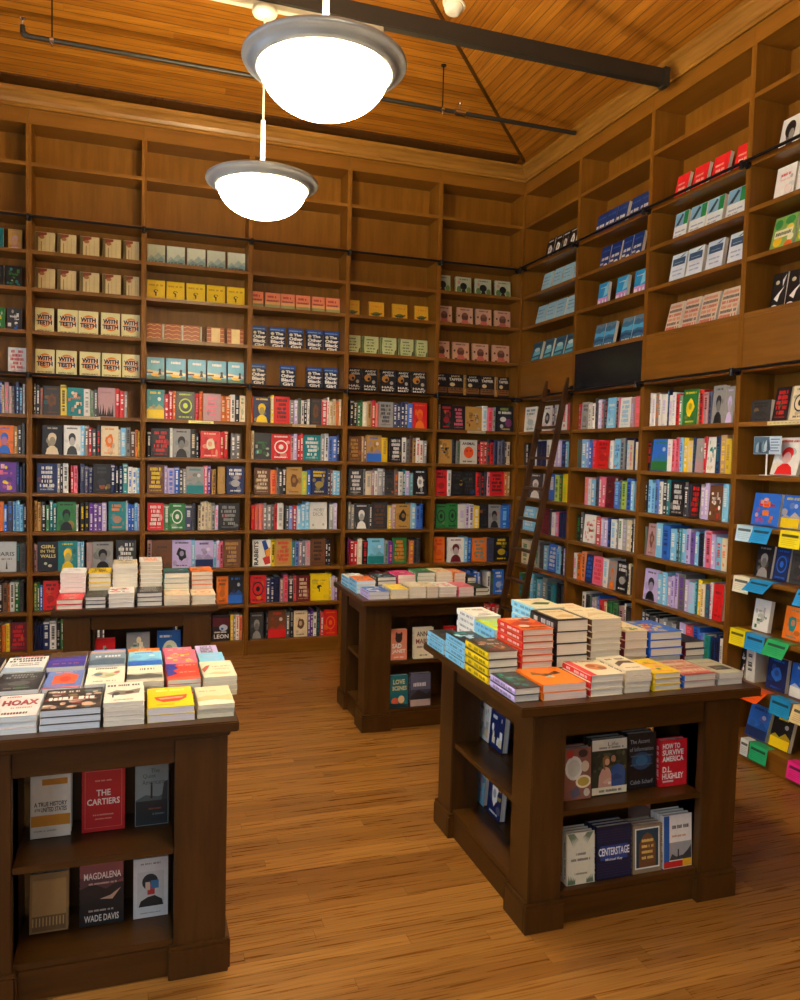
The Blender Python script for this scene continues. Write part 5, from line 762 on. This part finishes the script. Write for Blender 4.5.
# ------------------------------------------------------------------ sprinkler pipe and detector
py, pz = -.97, 4.235
o = empty('sprinkler_pipe', (-3.98, py, pz)); tag(o, 'thin dark sprinkler pipe slung under the ceiling by the back wall', 'pipe')
m = MB(); m.tube((0, 0, 0), (3.895, 0, 0), .0155, 14); m.build('pipe', M['beam'], o)
m = MB(); m.tube((.01, 0, 0), (-.012, 0, .012), .019, 12); m.tube((-.012, 0, .008), (-.014, 0, .06), .018, 12, r2=.014); m.build('elbow', M['beam'], o)
m = MB(); m.tube((-.014, 0, .06), (-.014, 0, .085), .009, 10); m.lathe([(.0, .1), (.018, .1), (.018, .104), (0, .104)], 14, (-.014, 0)); m.tube((-.022, 0, .085), (-.022, 0, .1), .002, 6); m.tube((-.006, 0, .085), (-.006, 0, .1), .002, 6); m.build('sprinkler_head', M['chrome'], o)
for px in (-3.827, -1.197):
    zt = CZ + SL * .97 - pz; m = MB(); m.tube((px + 3.98, 0, .018), (px + 3.98, 0, zt - .004), .0045, 8); m.lathe([(0, zt - .012), (.02, zt - .012), (.02, zt - .006), (0, zt - .006)], 14, (px + 3.98, 0)); h_ = m.build('hanger_rod', M['black'], o)
    m = MB(); m.tube((px + 3.968, 0, 0), (px + 3.992, 0, 0), .021, 14); m.tube((px + 3.98, 0, -.035), (px + 3.98, 0, -.015), .007, 8); m.build('pipe_clamp', M['chrome'], o)
m = MB(); m.tube((2.88, 0, 0), (2.96, 0, 0), .023, 14); m.tube((2.92, 0, .02), (2.92, 0, .065), .008, 10); m.lathe([(0, .066), (.016, .066), (.016, .07), (0, .07)], 14, (2.92, 0)); m.build('branch_tee', M['chrome'], o)
dx, dy = -1.358, -1.55
dz = CZ + SL * -dx
o = empty('smoke_detector', (dx, dy, dz)); o.rotation_euler = (0, math.atan(SL), 0); tag(o, 'small cream smoke detector on the boarded ceiling beyond the beam', 'smoke detector')
m = MB(); m.lathe([(0, -.012), (.075, -.012), (.078, -.004), (.078, -.0015), (0, -.0015)], 32); m.build('base', M['plastic'], o)
m = MB(); m.lathe([(0, -.066), (.035, -.066), (.048, -.058), (.058, -.04), (.064, -.02), (.066, -.0125), (0, -.0125)], 32); m.build('housing', M['plastic'], o, smooth=True)

# ================================================================== display tables
def table(name_label, x0, x1, y0, y1, zt, bx0, bx1, by0, by1, wl, wr, ny, nx):
    """x0..y1 outline of the top, bx0..by1 outline of the body, wl/wr widths of the left and right posts, ny/nx niche depths"""
    cx, cy = (x0 + x1) / 2, (y0 + y1) / 2
    o = empty('display_table', (cx, cy, 0)); tag(o, name_label, 'display table', 'dark wooden book tables')
    x0, x1, bx0, bx1 = x0 - cx, x1 - cx, bx0 - cx, bx1 - cx; y0, y1, by0, by1 = y0 - cy, y1 - cy, by0 - cy, by1 - cy
    m = MB(); m.box(x0, x1, y0, y1, zt - .034, zt); m.build('table_top', M['table_h'], o, bevel=.004)
    m = MB(); m.box(bx0 - .008, bx1 + .008, by0 - .008, by1 + .008, zt - .05, zt - .0345); m.build('top_moulding', M['table_h'], o, bevel=.004)
    zc = zt - .0505; pd = .15
    ix0, ix1, iy0, iy1 = bx0 + wl, bx1 - wr, by0 + pd, by1 - pd
    for a, b in ((bx0, ix0), (ix1, bx1)):
        for c, d2 in ((by0, iy0), (iy1, by1)):
            m = MB(); m.box(a, b, c, d2, .0, zc); post = m.build('corner_post', M['table_v'], o, bevel=.003)
            e = .016; m = MB()
            m.box(a - e, b + e * .5, c - e, c - .0005, 0, .095); m.box(a - e, b + e * .5, d2 + .0005, d2 + e * .5, 0, .095); m.box(a - e, a - .0005, c, d2, 0, .095); m.box(b + .0005, b + e, c, d2, 0, .095)
            h = .012
            for q0, q1, r0, r1 in ((a - h, b + h, c - h, c - .0005), (a - h, b + h, d2 + .0005, d2 + h), (a - h, a - .0005, c, d2), (b + .0005, b + h, c, d2)): m.box(q0, q1, r0, r1, .0955, .107)
            m.build('foot_block', M['table_v'], post, bevel=.002)
    i_ = .012; az = .70
    for c, d2 in ((by0 + i_, by0 + i_ + .022), (by1 - i_ - .022, by1 - i_)):
        m = MB(); m.box(ix0 + .0005, ix1 - .0005, c, d2, az, zc - .0005); m.build('apron', M['table_h'], o, bevel=.002)
        m = MB(); m.box(ix0 + .0005, ix1 - .0005, c, d2, .0, .098); m.build('base_rail', M['table_h'], o, bevel=.002)
    for a, b in ((bx0 + i_, bx0 + i_ + .022), (bx1 - i_ - .022, bx1 - i_)):
        m = MB(); m.box(a, b, iy0 + .0005, iy1 - .0005, az, zc - .0005); m.build('apron', M['table_v'], o, bevel=.002)
        m = MB(); m.box(a, b, iy0 + .0005, iy1 - .0005, .0, .098); m.build('base_rail', M['table_v'], o, bevel=.002)
    for zz in (.122, .425):
        m = MB(); m.box(ix0 + .001, ix1 - .001, by0 + i_, by1 - i_, zz - .022, zz); m.box(bx0 + i_, ix0 + .0005, iy0 + .001, iy1 - .001, zz - .022, zz); m.box(ix1 - .0005, bx1 - i_, iy0 + .001, iy1 - .001, zz - .022, zz)
        m.build('shelf', M['table_h'], o, bevel=.0015)
    for za, zb in ((.1225, .4025), (.4255, zc - .001)):
        m = MB(); m.box(bx0 + nx, bx1 - nx, by0 + ny, by1 - .05, za, zb); m.build('core_panel', M['table_v'], o)
        for a in (ix0 - .012, ix1):
            for c, d2 in ((by0 + .04, by0 + ny - .001),):
                m = MB(); m.box(a, a + .012, c, d2, za, zb); m.build('cheek_panel', M['table_v'], o)
TZ = dict(R=.836, L=.831, B=.826, D=.822)
table('large dark wooden display table in front of the right-wall shelves, full of piles', -2.045, -1.015, -4.105, -3.13, TZ['R'], -1.972, -1.072, -4.06, -3.18, .134, .16, .31, .27)
table('dark wooden display table cut off by the left edge, closest to the camera', -3.855, -2.985, -3.975, -3.08, TZ['L'], -3.79, -3.018, -3.952, -3.14, .14, .163, .29, .2)
table('dark wooden display table in the middle, between ladder and back wall', -2.035, -1.185, -2.07, -1.33, TZ['B'], -1.988, -1.205, -1.975, -1.375, .165, .15, .24, .2)
table('dark wooden display table with tall piles, close against the back-wall shelves', -3.735, -2.865, -2.0, -1.18, TZ['D'], -3.68, -2.904, -1.97, -1.24, .139, .15, .24, .2)

STACKS = [
 # table, pile description, x0, x1, yfront, depth, count, thickness, cover, spine, page, hard
 ('R', 'mosaic-covered front pile', -2.022, -1.916, -4.045, .2, 2, .0265, 'dtX', 'i', 'cfcab8', 1),
 ('R', 'orange bee-covered front pile', -1.910, -1.730, -4.045, .21, 2, .0275, 'BEE', 'o', 'd9b8ae', 0),
 ('R', 'red-spined cream front pile', -1.722, -1.575, -4.045, .2, 3, .0262, 'ROSE', 'r', 'd9d5c2', 1),
 ('R', 'cream script-covered front pile', -1.569, -1.454, -4.045, .2, 4, .0212, 'SCRIPT', 'e', 'd8ceb0', 0),
 ('R', 'yellow-and-orange front pile', -1.448, -1.320, -4.045, .2, 3, .0225, 'yoX', 'y', 'cfccb4', 1),
 ('R', 'red map-covered front pile', -1.314, -1.157, -4.045, .2, 2, .0262, 'MAPR', 'b', 'cfc8ae', 1),
 ('R', 'grey-green front pile', -1.150, -1.03, -4.045, .2, 2, .0245, 'GREYG', 'a', 'cfcdb8', 0),
 ('R', 'yellow-spined corner pile', -2.025, -1.893, -3.825, .215, 4, .0315, 'FLOR', 'y', 'd9d2b0', 1),
 ('R', 'tall orange-red pile', -1.886, -1.743, -3.825, .215, 8, .0256, 'ORNG', 'r', 'dcc09e', 1),
 ('R', 'black-bordered cream pile', -1.738, -1.59, -3.825, .215, 5, .0468, 'BORD', 'k', 'dccfa8', 1),
 ('R', 'tallest cream pile', -1.585, -1.437, -3.825, .215, 9, .0258, 'CREAM', 'h', 'd9cca6', 1),
 ('R', 'dark red-banded pile', -1.430, -1.312, -3.825, .215, 5, .035, 'eyX', 'm', 'd8c0a0', 1),
 ('R', 'blue-spined patchwork pile', -1.306, -1.142, -3.825, .215, 5, .033, 'byX', 'b', 'd9d2b4', 1),
 ('R', 'black-covered rear pile', -1.135, -1.03, -3.825, .215, 4, .029, 'kdM', 'm', 'd5caa8', 1),
 ('R', 'navy-and-cyan spined side pile', -2.025, -1.9, -3.595, .2, 4, .0265, 'kcX', 'c', 'bfe4ea', 0),
 ('R', 'low cyan-spined end pile', -2.025, -1.905, -3.38, .2, 3, .0225, 'dkM', 'c', 'bfe4ea', 0),
 ('R', 'lime-topped pile behind orange one', -1.892, -1.77, -3.595, .2, 6, .026, 'lcT', 'c', 'bfe4e0', 0),
 ('R', 'leaf-topped cream pile', -1.715, -1.56, -3.595, .2, 9, .0262, 'LEAFT', 'c', 'd8e4d8', 0),
 ('R', 'cream-and-orange rear pile', -1.553, -1.405, -3.595, .2, 8, .026, 'eoN', 'e', 'dccfa8', 0),
 ('R', 'yellow patchwork rear pile', -1.398, -1.262, -3.595, .2, 5, .031, 'yhX', 'h', 'd8cca8', 1),
 ('R', 'beige-and-blue rear pile', -1.255, -1.1, -3.595, .2, 4, .0275, 'ebX', 'n', 'd8cca8', 1),
 ('R', 'white-topped pile furthest back', -1.88, -1.75, -3.38, .2, 6, .027, 'wkN', 'w', 'e0dccc', 0),
 ('L', 'white front pile with dark red lettering', -3.712, -3.582, -3.925, .215, 3, .0205, 'HOAX', 'w', 'c2d8e6', 0),
 ('L', 'crowd-covered front pile', -3.577, -3.402, -3.925, .215, 3, .0235, 'ANON', 'w', 'a6c4e2', 0),
 ('L', 'cream horse-sketch front pile', -3.397, -3.273, -3.925, .215, 5, .0166, 'HORSE', 'e', 'd6d2c2', 0),
 ('L', 'yellow front pile with red boat', -3.268, -3.119, -3.925, .215, 2, .0265, 'YBOAT', 'y', 'c6c2dc', 0),
 ('L', 'pale field-covered front pile', -3.113, -2.993, -3.925, .2, 3, .017, 'FIELD', 'e', 'd4cfa8', 0),
 ('L', 'charcoal second-row pile', -3.742, -3.602, -3.695, .21, 4, .0185, 'daT', 'd', 'c8c8c4', 0),
 ('L', 'blue second-row pile with orange shape', -3.596, -3.473, -3.695, .21, 4, .018, 'BLUBK', 'b', 'cfc8bc', 0),
 ('L', 'cream wildlife second-row pile', -3.468, -3.338, -3.695, .21, 4, .02, 'WILD', 'e', 'd4d2c6', 0),
 ('L', 'second-row pile with grey landscape', -3.333, -3.207, -3.695, .21, 4, .019, 'CITYT', 'e', 'd2d0bc', 0),
 ('L', 'red-and-blue second-row pile', -3.202, -3.084, -3.695, .21, 4, .019, 'REDBL', 'r', 'd8d4c2', 0),
 ('L', 'cream second-row end pile with red feather', -3.078, -2.958, -3.695, .21, 4, .0195, 'CRRED', 'e', 'd6d0ae', 0),
 ('L', 'red-and-black third-row pile at the frame edge', -3.853, -3.757, -3.475, .2, 4, .0195, 'krT', 'r', 'd0c8b8', 0),
 ('L', 'black second-row pile at the frame edge', -3.853, -3.748, -3.695, .2, 4, .0185, 'kaX', 'k', 'd0c8b8', 0),
 ('L', 'white third-row pile with black lettering', -3.75, -3.612, -3.475, .205, 4, .0195, 'MONEY', 'w', 'd4d4cc', 0),
 ('L', 'violet-blue third-row pile', -3.606, -3.474, -3.475, .205, 4, .022, 'PURPL', 'n', 'cfc8b0', 0),
 ('L', 'slate-blue third-row pile', -3.468, -3.338, -3.475, .205, 4, .0215, 'BLUGR', 'a', 'c8ccd0', 0),
 ('L', 'sea-blue third-row pile', -3.332, -3.205, -3.475, .205, 4, .0185, 'cbL', 'c', 'd0ccc0', 0),
 ('L', 'pink-and-yellow third-row pile', -3.199, -3.078, -3.475, .205, 4, .018, 'pyX', 'p', 'd4ccc0', 0),
 ('L', 'pale blue third-row end pile', -3.072, -2.972, -3.475, .2, 3, .0185, 'ciN', 'c', 'cfd0d0', 0),
 ('L', 'black-and-red back-row pile', -3.756, -3.614, -3.26, .17, 2, .0185, 'krM', 'r', 'd0c8b8', 0),
 ('L', 'brown landscape back-row pile', -3.606, -3.476, -3.26, .17, 2, .0195, 'hkL', 'h', 'd4ccaa', 0),
 ('L', 'blue-lilac back-row pile', -3.468, -3.341, -3.26, .17, 2, .0205, 'biT', 'b', 'c8c8c8', 0),
 ('L', 'orange-topped back-row pile', -3.334, -3.206, -3.26, .17, 2, .0185, 'oeT', 'o', 'd0c8b8', 0),
 ('L', 'pink back-row pile', -3.199, -3.078, -3.26, .17, 2, .0175, 'peX', 'p', 'd0c8b8', 0),
 ('L', 'navy-lettered back-row end pile', -3.072, -2.98, -3.26, .17, 2, .0185, 'inM', 'n', 'd0c8b8', 0),
 ('D', 'red-covered low pile', -3.717, -3.578, -1.965, .2, 2, .026, 'reN', 'r', 'd0cdb4', 1),
 ('D', 'dark low pile', -3.573, -3.461, -1.965, .2, 3, .0215, 'dkM', 'd', 'cfccc0', 1),
 ('D', 'low pile with red figures', -3.455, -3.313, -1.965, .2, 3, .0263, 'wrX', 'k', 'd4d0c4', 1),
 ('D', 'black-lettered low pile', -3.308, -3.166, -1.965, .2, 3, .026, 'kaM', 'k', 'cfcabe', 1),
 ('D', 'cream-and-orange low pile', -3.16, -3.019, -1.965, .2, 3, .0198, 'eoN', 'e', 'dac8a2', 0),
 ('D', 'low end pile with orange ring', -3.014, -2.874, -1.965, .2, 2, .0272, 'eoO', 'h', 'd8cfb0', 1),
 ('D', 'white-topped tall end pile', -3.712, -3.576, -1.755, .2, 6, .0275, 'wiN', 'w', 'dcc4ba', 0),
 ('D', 'yellow-topped tall pile', -3.569, -3.441, -1.755, .2, 6, .027, 'ykM', 'k', 'd8ccaa', 1),
 ('D', 'tall pile with cream lettered top', -3.436, -3.298, -1.755, .2, 8, .0262, 'ekT', 'e', 'd8ceb2', 0),
 ('D', 'tallest pile, orange-and-white topped', -3.291, -3.161, -1.755, .2, 9, .0247, 'woM', 'h', 'dcca9a', 1),
 ('D', 'teal-topped tall pile', -3.155, -3.01, -1.755, .2, 5, .0302, 'tdL', 't', 'd8c8a6', 0),
 ('D', 'orange-patterned tall end pile', -3.004, -2.872, -1.755, .2, 6, .0262, 'ohX', 'k', 'd8ceb0', 1),
 ('B', 'blue-and-white low pile', -1.99, -1.858, -2.03, .19, 2, .0235, 'bwX', 'i', 'c8c4d4', 0),
 ('B', 'yellow-topped low pile', -1.848, -1.736, -2.03, .19, 2, .0288, 'yeN', 'e', 'd4c6a6', 0),
 ('B', 'cream-lettered low pile', -1.729, -1.622, -2.03, .19, 3, .023, 'ewM', 'e', 'd6cdb0', 0),
 ('B', 'plain cream low pile', -1.615, -1.543, -2.03, .19, 3, .0225, 'ehN', 'e', 'd2bea0', 0),
 ('B', 'white-and-pink low pile', -1.535, -1.418, -2.03, .19, 3, .0208, 'wpX', 'w', 'd6c8b6', 0),
 ('B', 'pink-and-orange low pile', -1.411, -1.304, -2.03, .19, 3, .02, 'poN', 'p', 'd6c2b0', 0),
 ('B', 'black-topped low end pile', -1.296, -1.2, -2.03, .19, 2, .0245, 'kgT', 'k', 'd2c4a4', 1),
 ('B', 'orange patchwork rear end pile', -2.008, -1.882, -1.815, .19, 3, .027, 'ohX', 'c', 'b4e0ea', 0),
 ('B', 'black-and-cyan rear pile', -1.876, -1.744, -1.815, .19, 4, .0248, 'kcX', 'k', 'd8d2c2', 1),
 ('B', 'bright magenta rear pile', -1.738, -1.614, -1.815, .19, 4, .0276, 'MAGEN', 'MAGEN', 'd8c2a8', 0),
 ('B', 'grey-green rear pile', -1.608, -1.482, -1.815, .19, 5, .0242, 'gdL', 'g', 'd8cfb8', 0),
 ('B', 'beige rear pile', -1.476, -1.36, -1.815, .19, 5, .024, 'eoX', 'e', 'dac6ac', 0),
 ('B', 'orange-ring rear pile', -1.354, -1.27, -1.815, .19, 5, .023, 'oeO', 'o', 'dac6ac', 0),
 ('B', 'dark rear end pile', -1.264, -1.196, -1.815, .19, 3, .0272, 'kgN', 'k', 'd4c8ae', 1),
 ('B', 'cyan-spined low corner pile', -2.008, -1.882, -1.61, .19, 3, .022, 'wcN', 'c', 'b4e0ea', 0),
]
TN = dict(R='large right-hand table', L='table at lower left', B='middle table', D='table by back shelves')
SMIN = {}
ns = 0
for (tb, nm, x0, x1, yf, dp, n, t, spec, spine, page, hard) in STACKS:
    t *= .89 if tb == 'L' else 1; z = TZ[tb] + .0006; rs = random.Random(nm + tb); w = x1 - x0 - .004
    for i in range(n):
        ns += 1; top = i == n - 1
        jw, jl = rs.uniform(-.002, 0), rs.uniform(-.003, 0)
        sp = None if spine in SPEC else spine
        ms = book_meshes(w, dp, t - .0007, spec, sp, page, bool(hard), len(nm) + ns if spec not in SPEC else 0, top)
        mw = Matrix.Translation((x0 + .002 + rs.uniform(-.0015, .0015) - (.022 if tb == 'R' else 0), yf + rs.uniform(-.005, .005), z)) @ Matrix.Rotation(math.radians(rs.uniform(-.5, .5)), 4, 'Z')
        o = put_book('stacked_book', ms, mw); z += t
        k = n - 1 - i
        pos = 'top book' if top else ('bottom book' if i == 0 else f'{ORD[k]} book from top')
        tag(o, f"{pos} of {nm}, {TN[tb]}", 'book', f"books in the {nm} on the {TN[tb]}")

# ------------------------------------------------------------------ books standing in the table niches
NICHE = [
 # x0, x1, yfront, z, height, thick, spec, label, lean, copies behind
 ('R', -1.795, -1.677, -3.985, 0.4256, 0.193, .026, 'COOK', 'food-photo cover on the upper front shelf of the large table', 3, 1),
 ('R', -1.672, -1.512, -3.975, 0.4256, 0.212, .03, 'COUPLE', 'wedding-couple cover on the upper front shelf of the large table', 3, 1),
 ('R', -1.508, -1.374, -3.965, 0.4256, 0.216, .03, 'ASCENT', 'black cover with blue glow on the upper front shelf of the large table', 3, 1),
 ('R', -1.366, -1.236, -3.975, 0.4256, 0.182, .028, 'HUGHLEY', 'red cover with white block capitals on the large table', 3, 0),
 ('R', -1.795, -1.673, -4.025, 0.1226, 0.191, .022, 'FERN', 'fern-bordered cream cover on the lower front shelf of the large table', 4, 2),
 ('R', -1.668, -1.512, -4.025, 0.1226, 0.198, .024, 'CENTER', 'navy cover with white arched lettering on the lower shelf, large table', 4, 2),
 ('R', -1.508, -1.376, -4.025, 0.1226, 0.184, .024, 'ARCH', 'teal framed arch cover on the lower front shelf of the large table', 4, 2),
 ('R', -1.37, -1.236, -4.025, 0.1226, 0.204, .024, 'TOWER', 'white-and-blue tower cover on the lower front shelf of the large table', 4, 2),
 ('L', -3.622, -3.498, -3.77, 0.4256, 0.202, .03, 'USHIST', 'cream-and-ochre striped cover on the upper shelf, lower left table', 3, 1),
 ('L', -3.468, -3.331, -3.77, 0.4256, 0.213, .03, 'CARTIER', 'deep red bordered cover on the upper shelf, lower left table', 3, 0),
 ('L', -3.302, -3.192, -3.77, 0.4256, 0.206, .03, 'QUIET', 'grey misty cover with lone figure, lower left table', 3, 0),
 ('L', -3.622, -3.503, -3.8, 0.1226, 0.185, .03, 'SEPIA', 'brown sepia cover on the bottom shelf, lower left table', 8, 0),
 ('L', -3.473, -3.333, -3.8, 0.1226, 0.225, .03, 'MAGD', 'black-and-red mountain cover on the bottom shelf, lower left table', 3, 0),
 ('L', -3.306, -3.192, -3.8, 0.1226, 0.199, .03, 'HEAD', 'pale cover with cut-up head on the bottom shelf, lower left table', 3, 1),
 ('B', -1.818, -1.708, -1.95, .4256, .19, .028, 'JANET', 'coral cover with dark animal head in the middle table', 3, 0),
 ('B', -1.666, -1.532, -1.95, .4256, .195, .028, 'ANNA', 'cream lettered cover on the upper shelf of the middle table', 3, 0),
 ('B', -1.818, -1.694, -1.95, .1226, .205, .028, 'LOVE', 'teal cover with cream lettering on the lower middle-table shelf', 3, 0),
 ('B', -1.682, -1.542, -1.95, .1226, .21, .028, 'DUSK', 'slate dusk-landscape cover on the lower middle-table shelf', 3, 0),
 ('B', -1.45, -1.37, -1.93, .4256, .19, .028, 'rwT', 'red cover at the hidden end of the middle-table upper shelf', 3, 0),
 ('D', -3.523, -3.415, -1.9, .4256, .21, .028, 'rkX', 'red-and-black cover under the tall piles, by the back shelves', 3, 0),
 ('D', -3.358, -3.231, -1.9, .4256, .232, .028, 'aeX', 'grey picture cover under the tall piles, by the back shelves', 3, 0),
 ('D', -3.194, -3.062, -1.9, .4256, .236, .028, 'OWLB', 'blue cover with pale round bird under the tall piles', 3, 0),
]
for (tb, x0, x1, y, z, h, t, spec, lab, lean, extra) in NICHE:
    w = x1 - x0 - .003
    for e in range(extra + 1):
        ms = book_meshes(w, h - (.004 * e if e else 0), t, spec, None, 'd8d4c8', True, 900 + len(lab), e == 0)
        mw = Matrix.Translation((x0 + .0015, y + t + e * (t + .004), z)) @ Matrix.Rotation(R90 - math.radians(lean), 4, 'X')
        o = put_book('display_book', ms, mw)
        if e == 0: tag(o, lab, 'book', 'cover-out books in the display tables')
        else:
            sh = lab.split(' cover')[0]
            tag(o, f"{ORD[e - 1]} copy hidden behind {sh} cover, {TN[tb]}"[:110], 'book', 'copies behind the cover-out books in the display tables')
# the two pairs in the left side of the large table
for (y0, y1, z, h, spec, lab) in [(-3.24, -3.378, .4256, .215, 'waX', 'white photo cover in the left side of the large table, upper shelf'), (-3.382, -3.516, .4256, .212, 'nwX', 'navy cover with pale patches, left side of large table'),
                                  (-3.206, -3.349, .1226, .2, 'ciM', 'sky-blue cover in the left side of the large table, lower shelf'), (-3.379, -3.512, .1226, .2, 'nwB', 'navy cover with white emblem, left side of large table')]:
    ms = book_meshes(abs(y1 - y0) - .003, h, .028, spec, None, 'd8d4c8', True, 77)
    mw = Matrix.Translation((-1.79, y0, z)) @ Matrix.Rotation(-R90, 4, 'Z') @ Matrix.Rotation(R90 - math.radians(4), 4, 'X')
    tag(put_book('display_book', ms, mw), lab, 'book', 'cover-out books in the display tables')

# ------------------------------------------------------------------ shelf cards in the nearest bay
CARDS = [('s9', -2.812, -2.935, 'bfe0f2', 'pale blue', 8), ('s9', -2.94, -3.075, '1f9ae0', 'bright blue', 22), ('s9', -3.135, -3.275, 'f4e01a', 'yellow', 8),
         ('s10', -2.805, -2.93, 'eee8cf', 'cream', 6), ('s10', -2.945, -3.1, '1f9ae0', 'bright blue', 50), ('s10', -3.274, -3.4, '1f9ae0', 'bright blue', 25),
         ('s11', -2.798, -2.918, 'f4e01a', 'yellow', 5), ('s11', -2.925, -3.065, '2a9ae0', 'bright blue', 10), ('s11', -3.085, -3.235, '22b06a', 'green', 30),
         ('s12', -2.93, -3.1, 'f2601c', 'orange', 55), ('s12', -3.13, -3.268, '1f9ae0', 'bright blue', 10), ('s12', -3.285, -3.42, 'f0dca4', 'buff', 20),
         ('s13', -2.925, -2.985, 'e4eef2', 'white', 4), ('s13', -2.995, -3.125, '1fb27a', 'green', 6), ('s13', -3.268, -3.416, 'f0289a', 'pink', 8)]
cc = {}
for (sh, ya, yb, hx, cn, ang) in CARDS:
    z = SZ[sh]; w = ya - yb; col = lin(hx); k = sh + cn; cc[k] = cc.get(k, 0) + 1
    o = empty('shelf_card', (-.0012, ya, z + .0008), -R90)
    first = sum(1 for c in CARDS if c[0] == sh and c[4] == cn) > 1
    tag(o, (f"{ORD[cc[k] - 1]} " if first else '') + f"{cn} paper shelf card on edge of {ROWW[sh].replace('under lower rail', 'below rail')}, nearest right bay", 'shelf card', 'folded paper cards on the shelf edges')
    m = MB(); m.box(0, w, -.001, .055, 0, .0007, col); m.build('card_flap', M['print'], o, colors=True)
    a = math.radians(ang); hgt = .092
    m = MB(); dv = lambda s, off=0: (-.001 - s * math.sin(a) - off * math.cos(a), -s * math.cos(a) + off * math.sin(a))
    def quad(u0, u1, s0, s1, c, off):
        (ya_, za_), (yb_, zb_) = dv(s0, off), dv(s1, off); m.face([(u0, yb_, zb_), (u1, yb_, zb_), (u1, ya_, za_), (u0, ya_, za_)], c)
    quad(0, w, 0, hgt, col, 0); quad(0, w, 0, hgt, col, -.0007)
    quad(w * .1, w * .9, hgt * .2, hgt * .36, mixc(col, K_, .85), .0004)
    for j in range(4): quad(w * .12, w * (.86 - .1 * (j % 2)), hgt * (.48 + j * .11), hgt * (.51 + j * .11), mixc(col, K_, .35), .0004)
    m.build('card_face', M['print'], o, colors=True)
# little sign on a post
o = empty('shelf_sign', (.06, -2.945, SZ['s8'] + .0006), -R90); tag(o, 'small photo-and-text sign on a white post, nearest right-wall bay', 'sign')
m = MB(); m.box(-.03, .03, -.02, .02, 0, .004, W_); m.tube((0, 0, .004), (0, 0, .12), .005, 10, W_); m.build('post', M['print'], o, colors=True)
m = MB(); m.box(-.1, .1, -.002, .002, .12, .22, C('c4dcf0')); m.face([(-.098, -.0024, .122), (.015, -.0024, .122), (.015, -.0024, .218), (-.098, -.0024, .218)], C('4a6a86'))
for j in range(5):
    x = -.085 + j * .02; m.face([(x, -.0028, .13), (x + .03, -.0028, .128 + j * .004), (x + .02, -.0028, .19 + .004 * j), (x + .004, -.0028, .17)], C(['9ab8cc', '2a4258', '7a98b0', 'c8dcec', '36506a'][j]))
for j in range(5): m.face([(.025, -.0026, .2 - j * .016), (.09 - .01 * (j % 2), -.0026, .2 - j * .016), (.09 - .01 * (j % 2), -.0026, .206 - j * .016), (.025, -.0026, .206 - j * .016)], C('6a86a4'))
m.build('sign_card', M['print'], o, colors=True)
# label strips on shelf edges
for b, sh, u0, u1, hx, cn in (('A', 's7', .30, .5, 'cbb58a', 'pale'), ('B', 's7', .345, .54, 'f2ee8a', 'yellow'), ('C', 's7', .36, .56, 'c2a878', 'beige'), ('E', 's7', .31, .49, 'b8ac8a', 'grey'), ('I', 's7', .24, .52, 'd8c890', 'pale')):
    Tb, L = bay_matrix(b); m = MB(); m.box(u0, u1, -.0022, -.0006, SZ[sh] - .025, SZ[sh] - .003, lin(hx)); m.box(u0, u1, -.003, -.0022, SZ[sh] - .006, SZ[sh] - .003, mixc(lin(hx), W_, .3))
    for j in range(9):
        x = u0 + .02 + j * (u1 - u0 - .04) / 9; m.face([(x, -.0031, SZ[sh] - .016), (x + .012, -.0031, SZ[sh] - .016), (x + .012, -.0031, SZ[sh] - .012), (x, -.0031, SZ[sh] - .012)], mixc(lin(hx), K_, .5))
    o = m.build('shelf_label', M['print'], colors=True); o.matrix_world = Tb; tag(o, f"{cn} label strip on edge of first shelf under lower rail, {BAYW[b]}", 'label strip', 'label strips on shelf edges')

# ================================================================== light
def area(name, loc, rot, sx, sy, e, col):
    l = bpy.data.lights.new(name, 'AREA'); l.shape = 'RECTANGLE'; l.size = sx; l.size_y = sy; l.energy = e; l.color = col
    o = link(name, l, None, loc); o.rotation_euler = rot; return o
for i, (p, q) in enumerate(WIN):
    area('daylight', (XL - .13, (p + q) / 2, 2.08), (0, -R90, 0), 2.2, q - p - .1, WIN_E, (.72, .86, 1.0))
for i, (p, q) in enumerate(ADDED_WIN):
    area('daylight', ((p + q) / 2, YF - .13, 2.08), (R90, 0, 0), q - p - .1, 2.2, FRONT_FILL_E, (.9, .95, 1.0))  # added fill from behind the camera, brightens the page fronts on the tables
w = bpy.data.worlds.new('sky'); SC.world = w; w.use_nodes = True
bg = w.node_tree.nodes['Background']; bg.inputs[0].default_value = (.55, .72, 1, 1); bg.inputs[1].default_value = .6

cam = bpy.data.cameras.new('camera'); co = link('camera', cam); SC.camera = co
cam.sensor_width = 36; cam.lens = 27.9815; cam.clip_end = 60; cam.clip_start = .05
co.matrix_world = Matrix([[0.94809, -0.005422, -0.317956, -3.292482], [-0.317026, 0.062179, -0.946376, -6.45096], [0.024901, 0.99805, 0.057233, 1.693018], [0.0, 0.0, 0.0, 1.0]])
vs = SC.view_settings; vs.view_transform = 'Standard'; vs.look = 'None'; vs.gamma = 1; vs.use_curve_mapping = False; vs.exposure = EXPO
SC.cycles.use_denoising = True; SC.cycles.max_bounces = 8; SC.cycles.diffuse_bounces = 4; SC.cycles.glossy_bounces = 4; SC.cycles.sample_clamp_indirect = 6
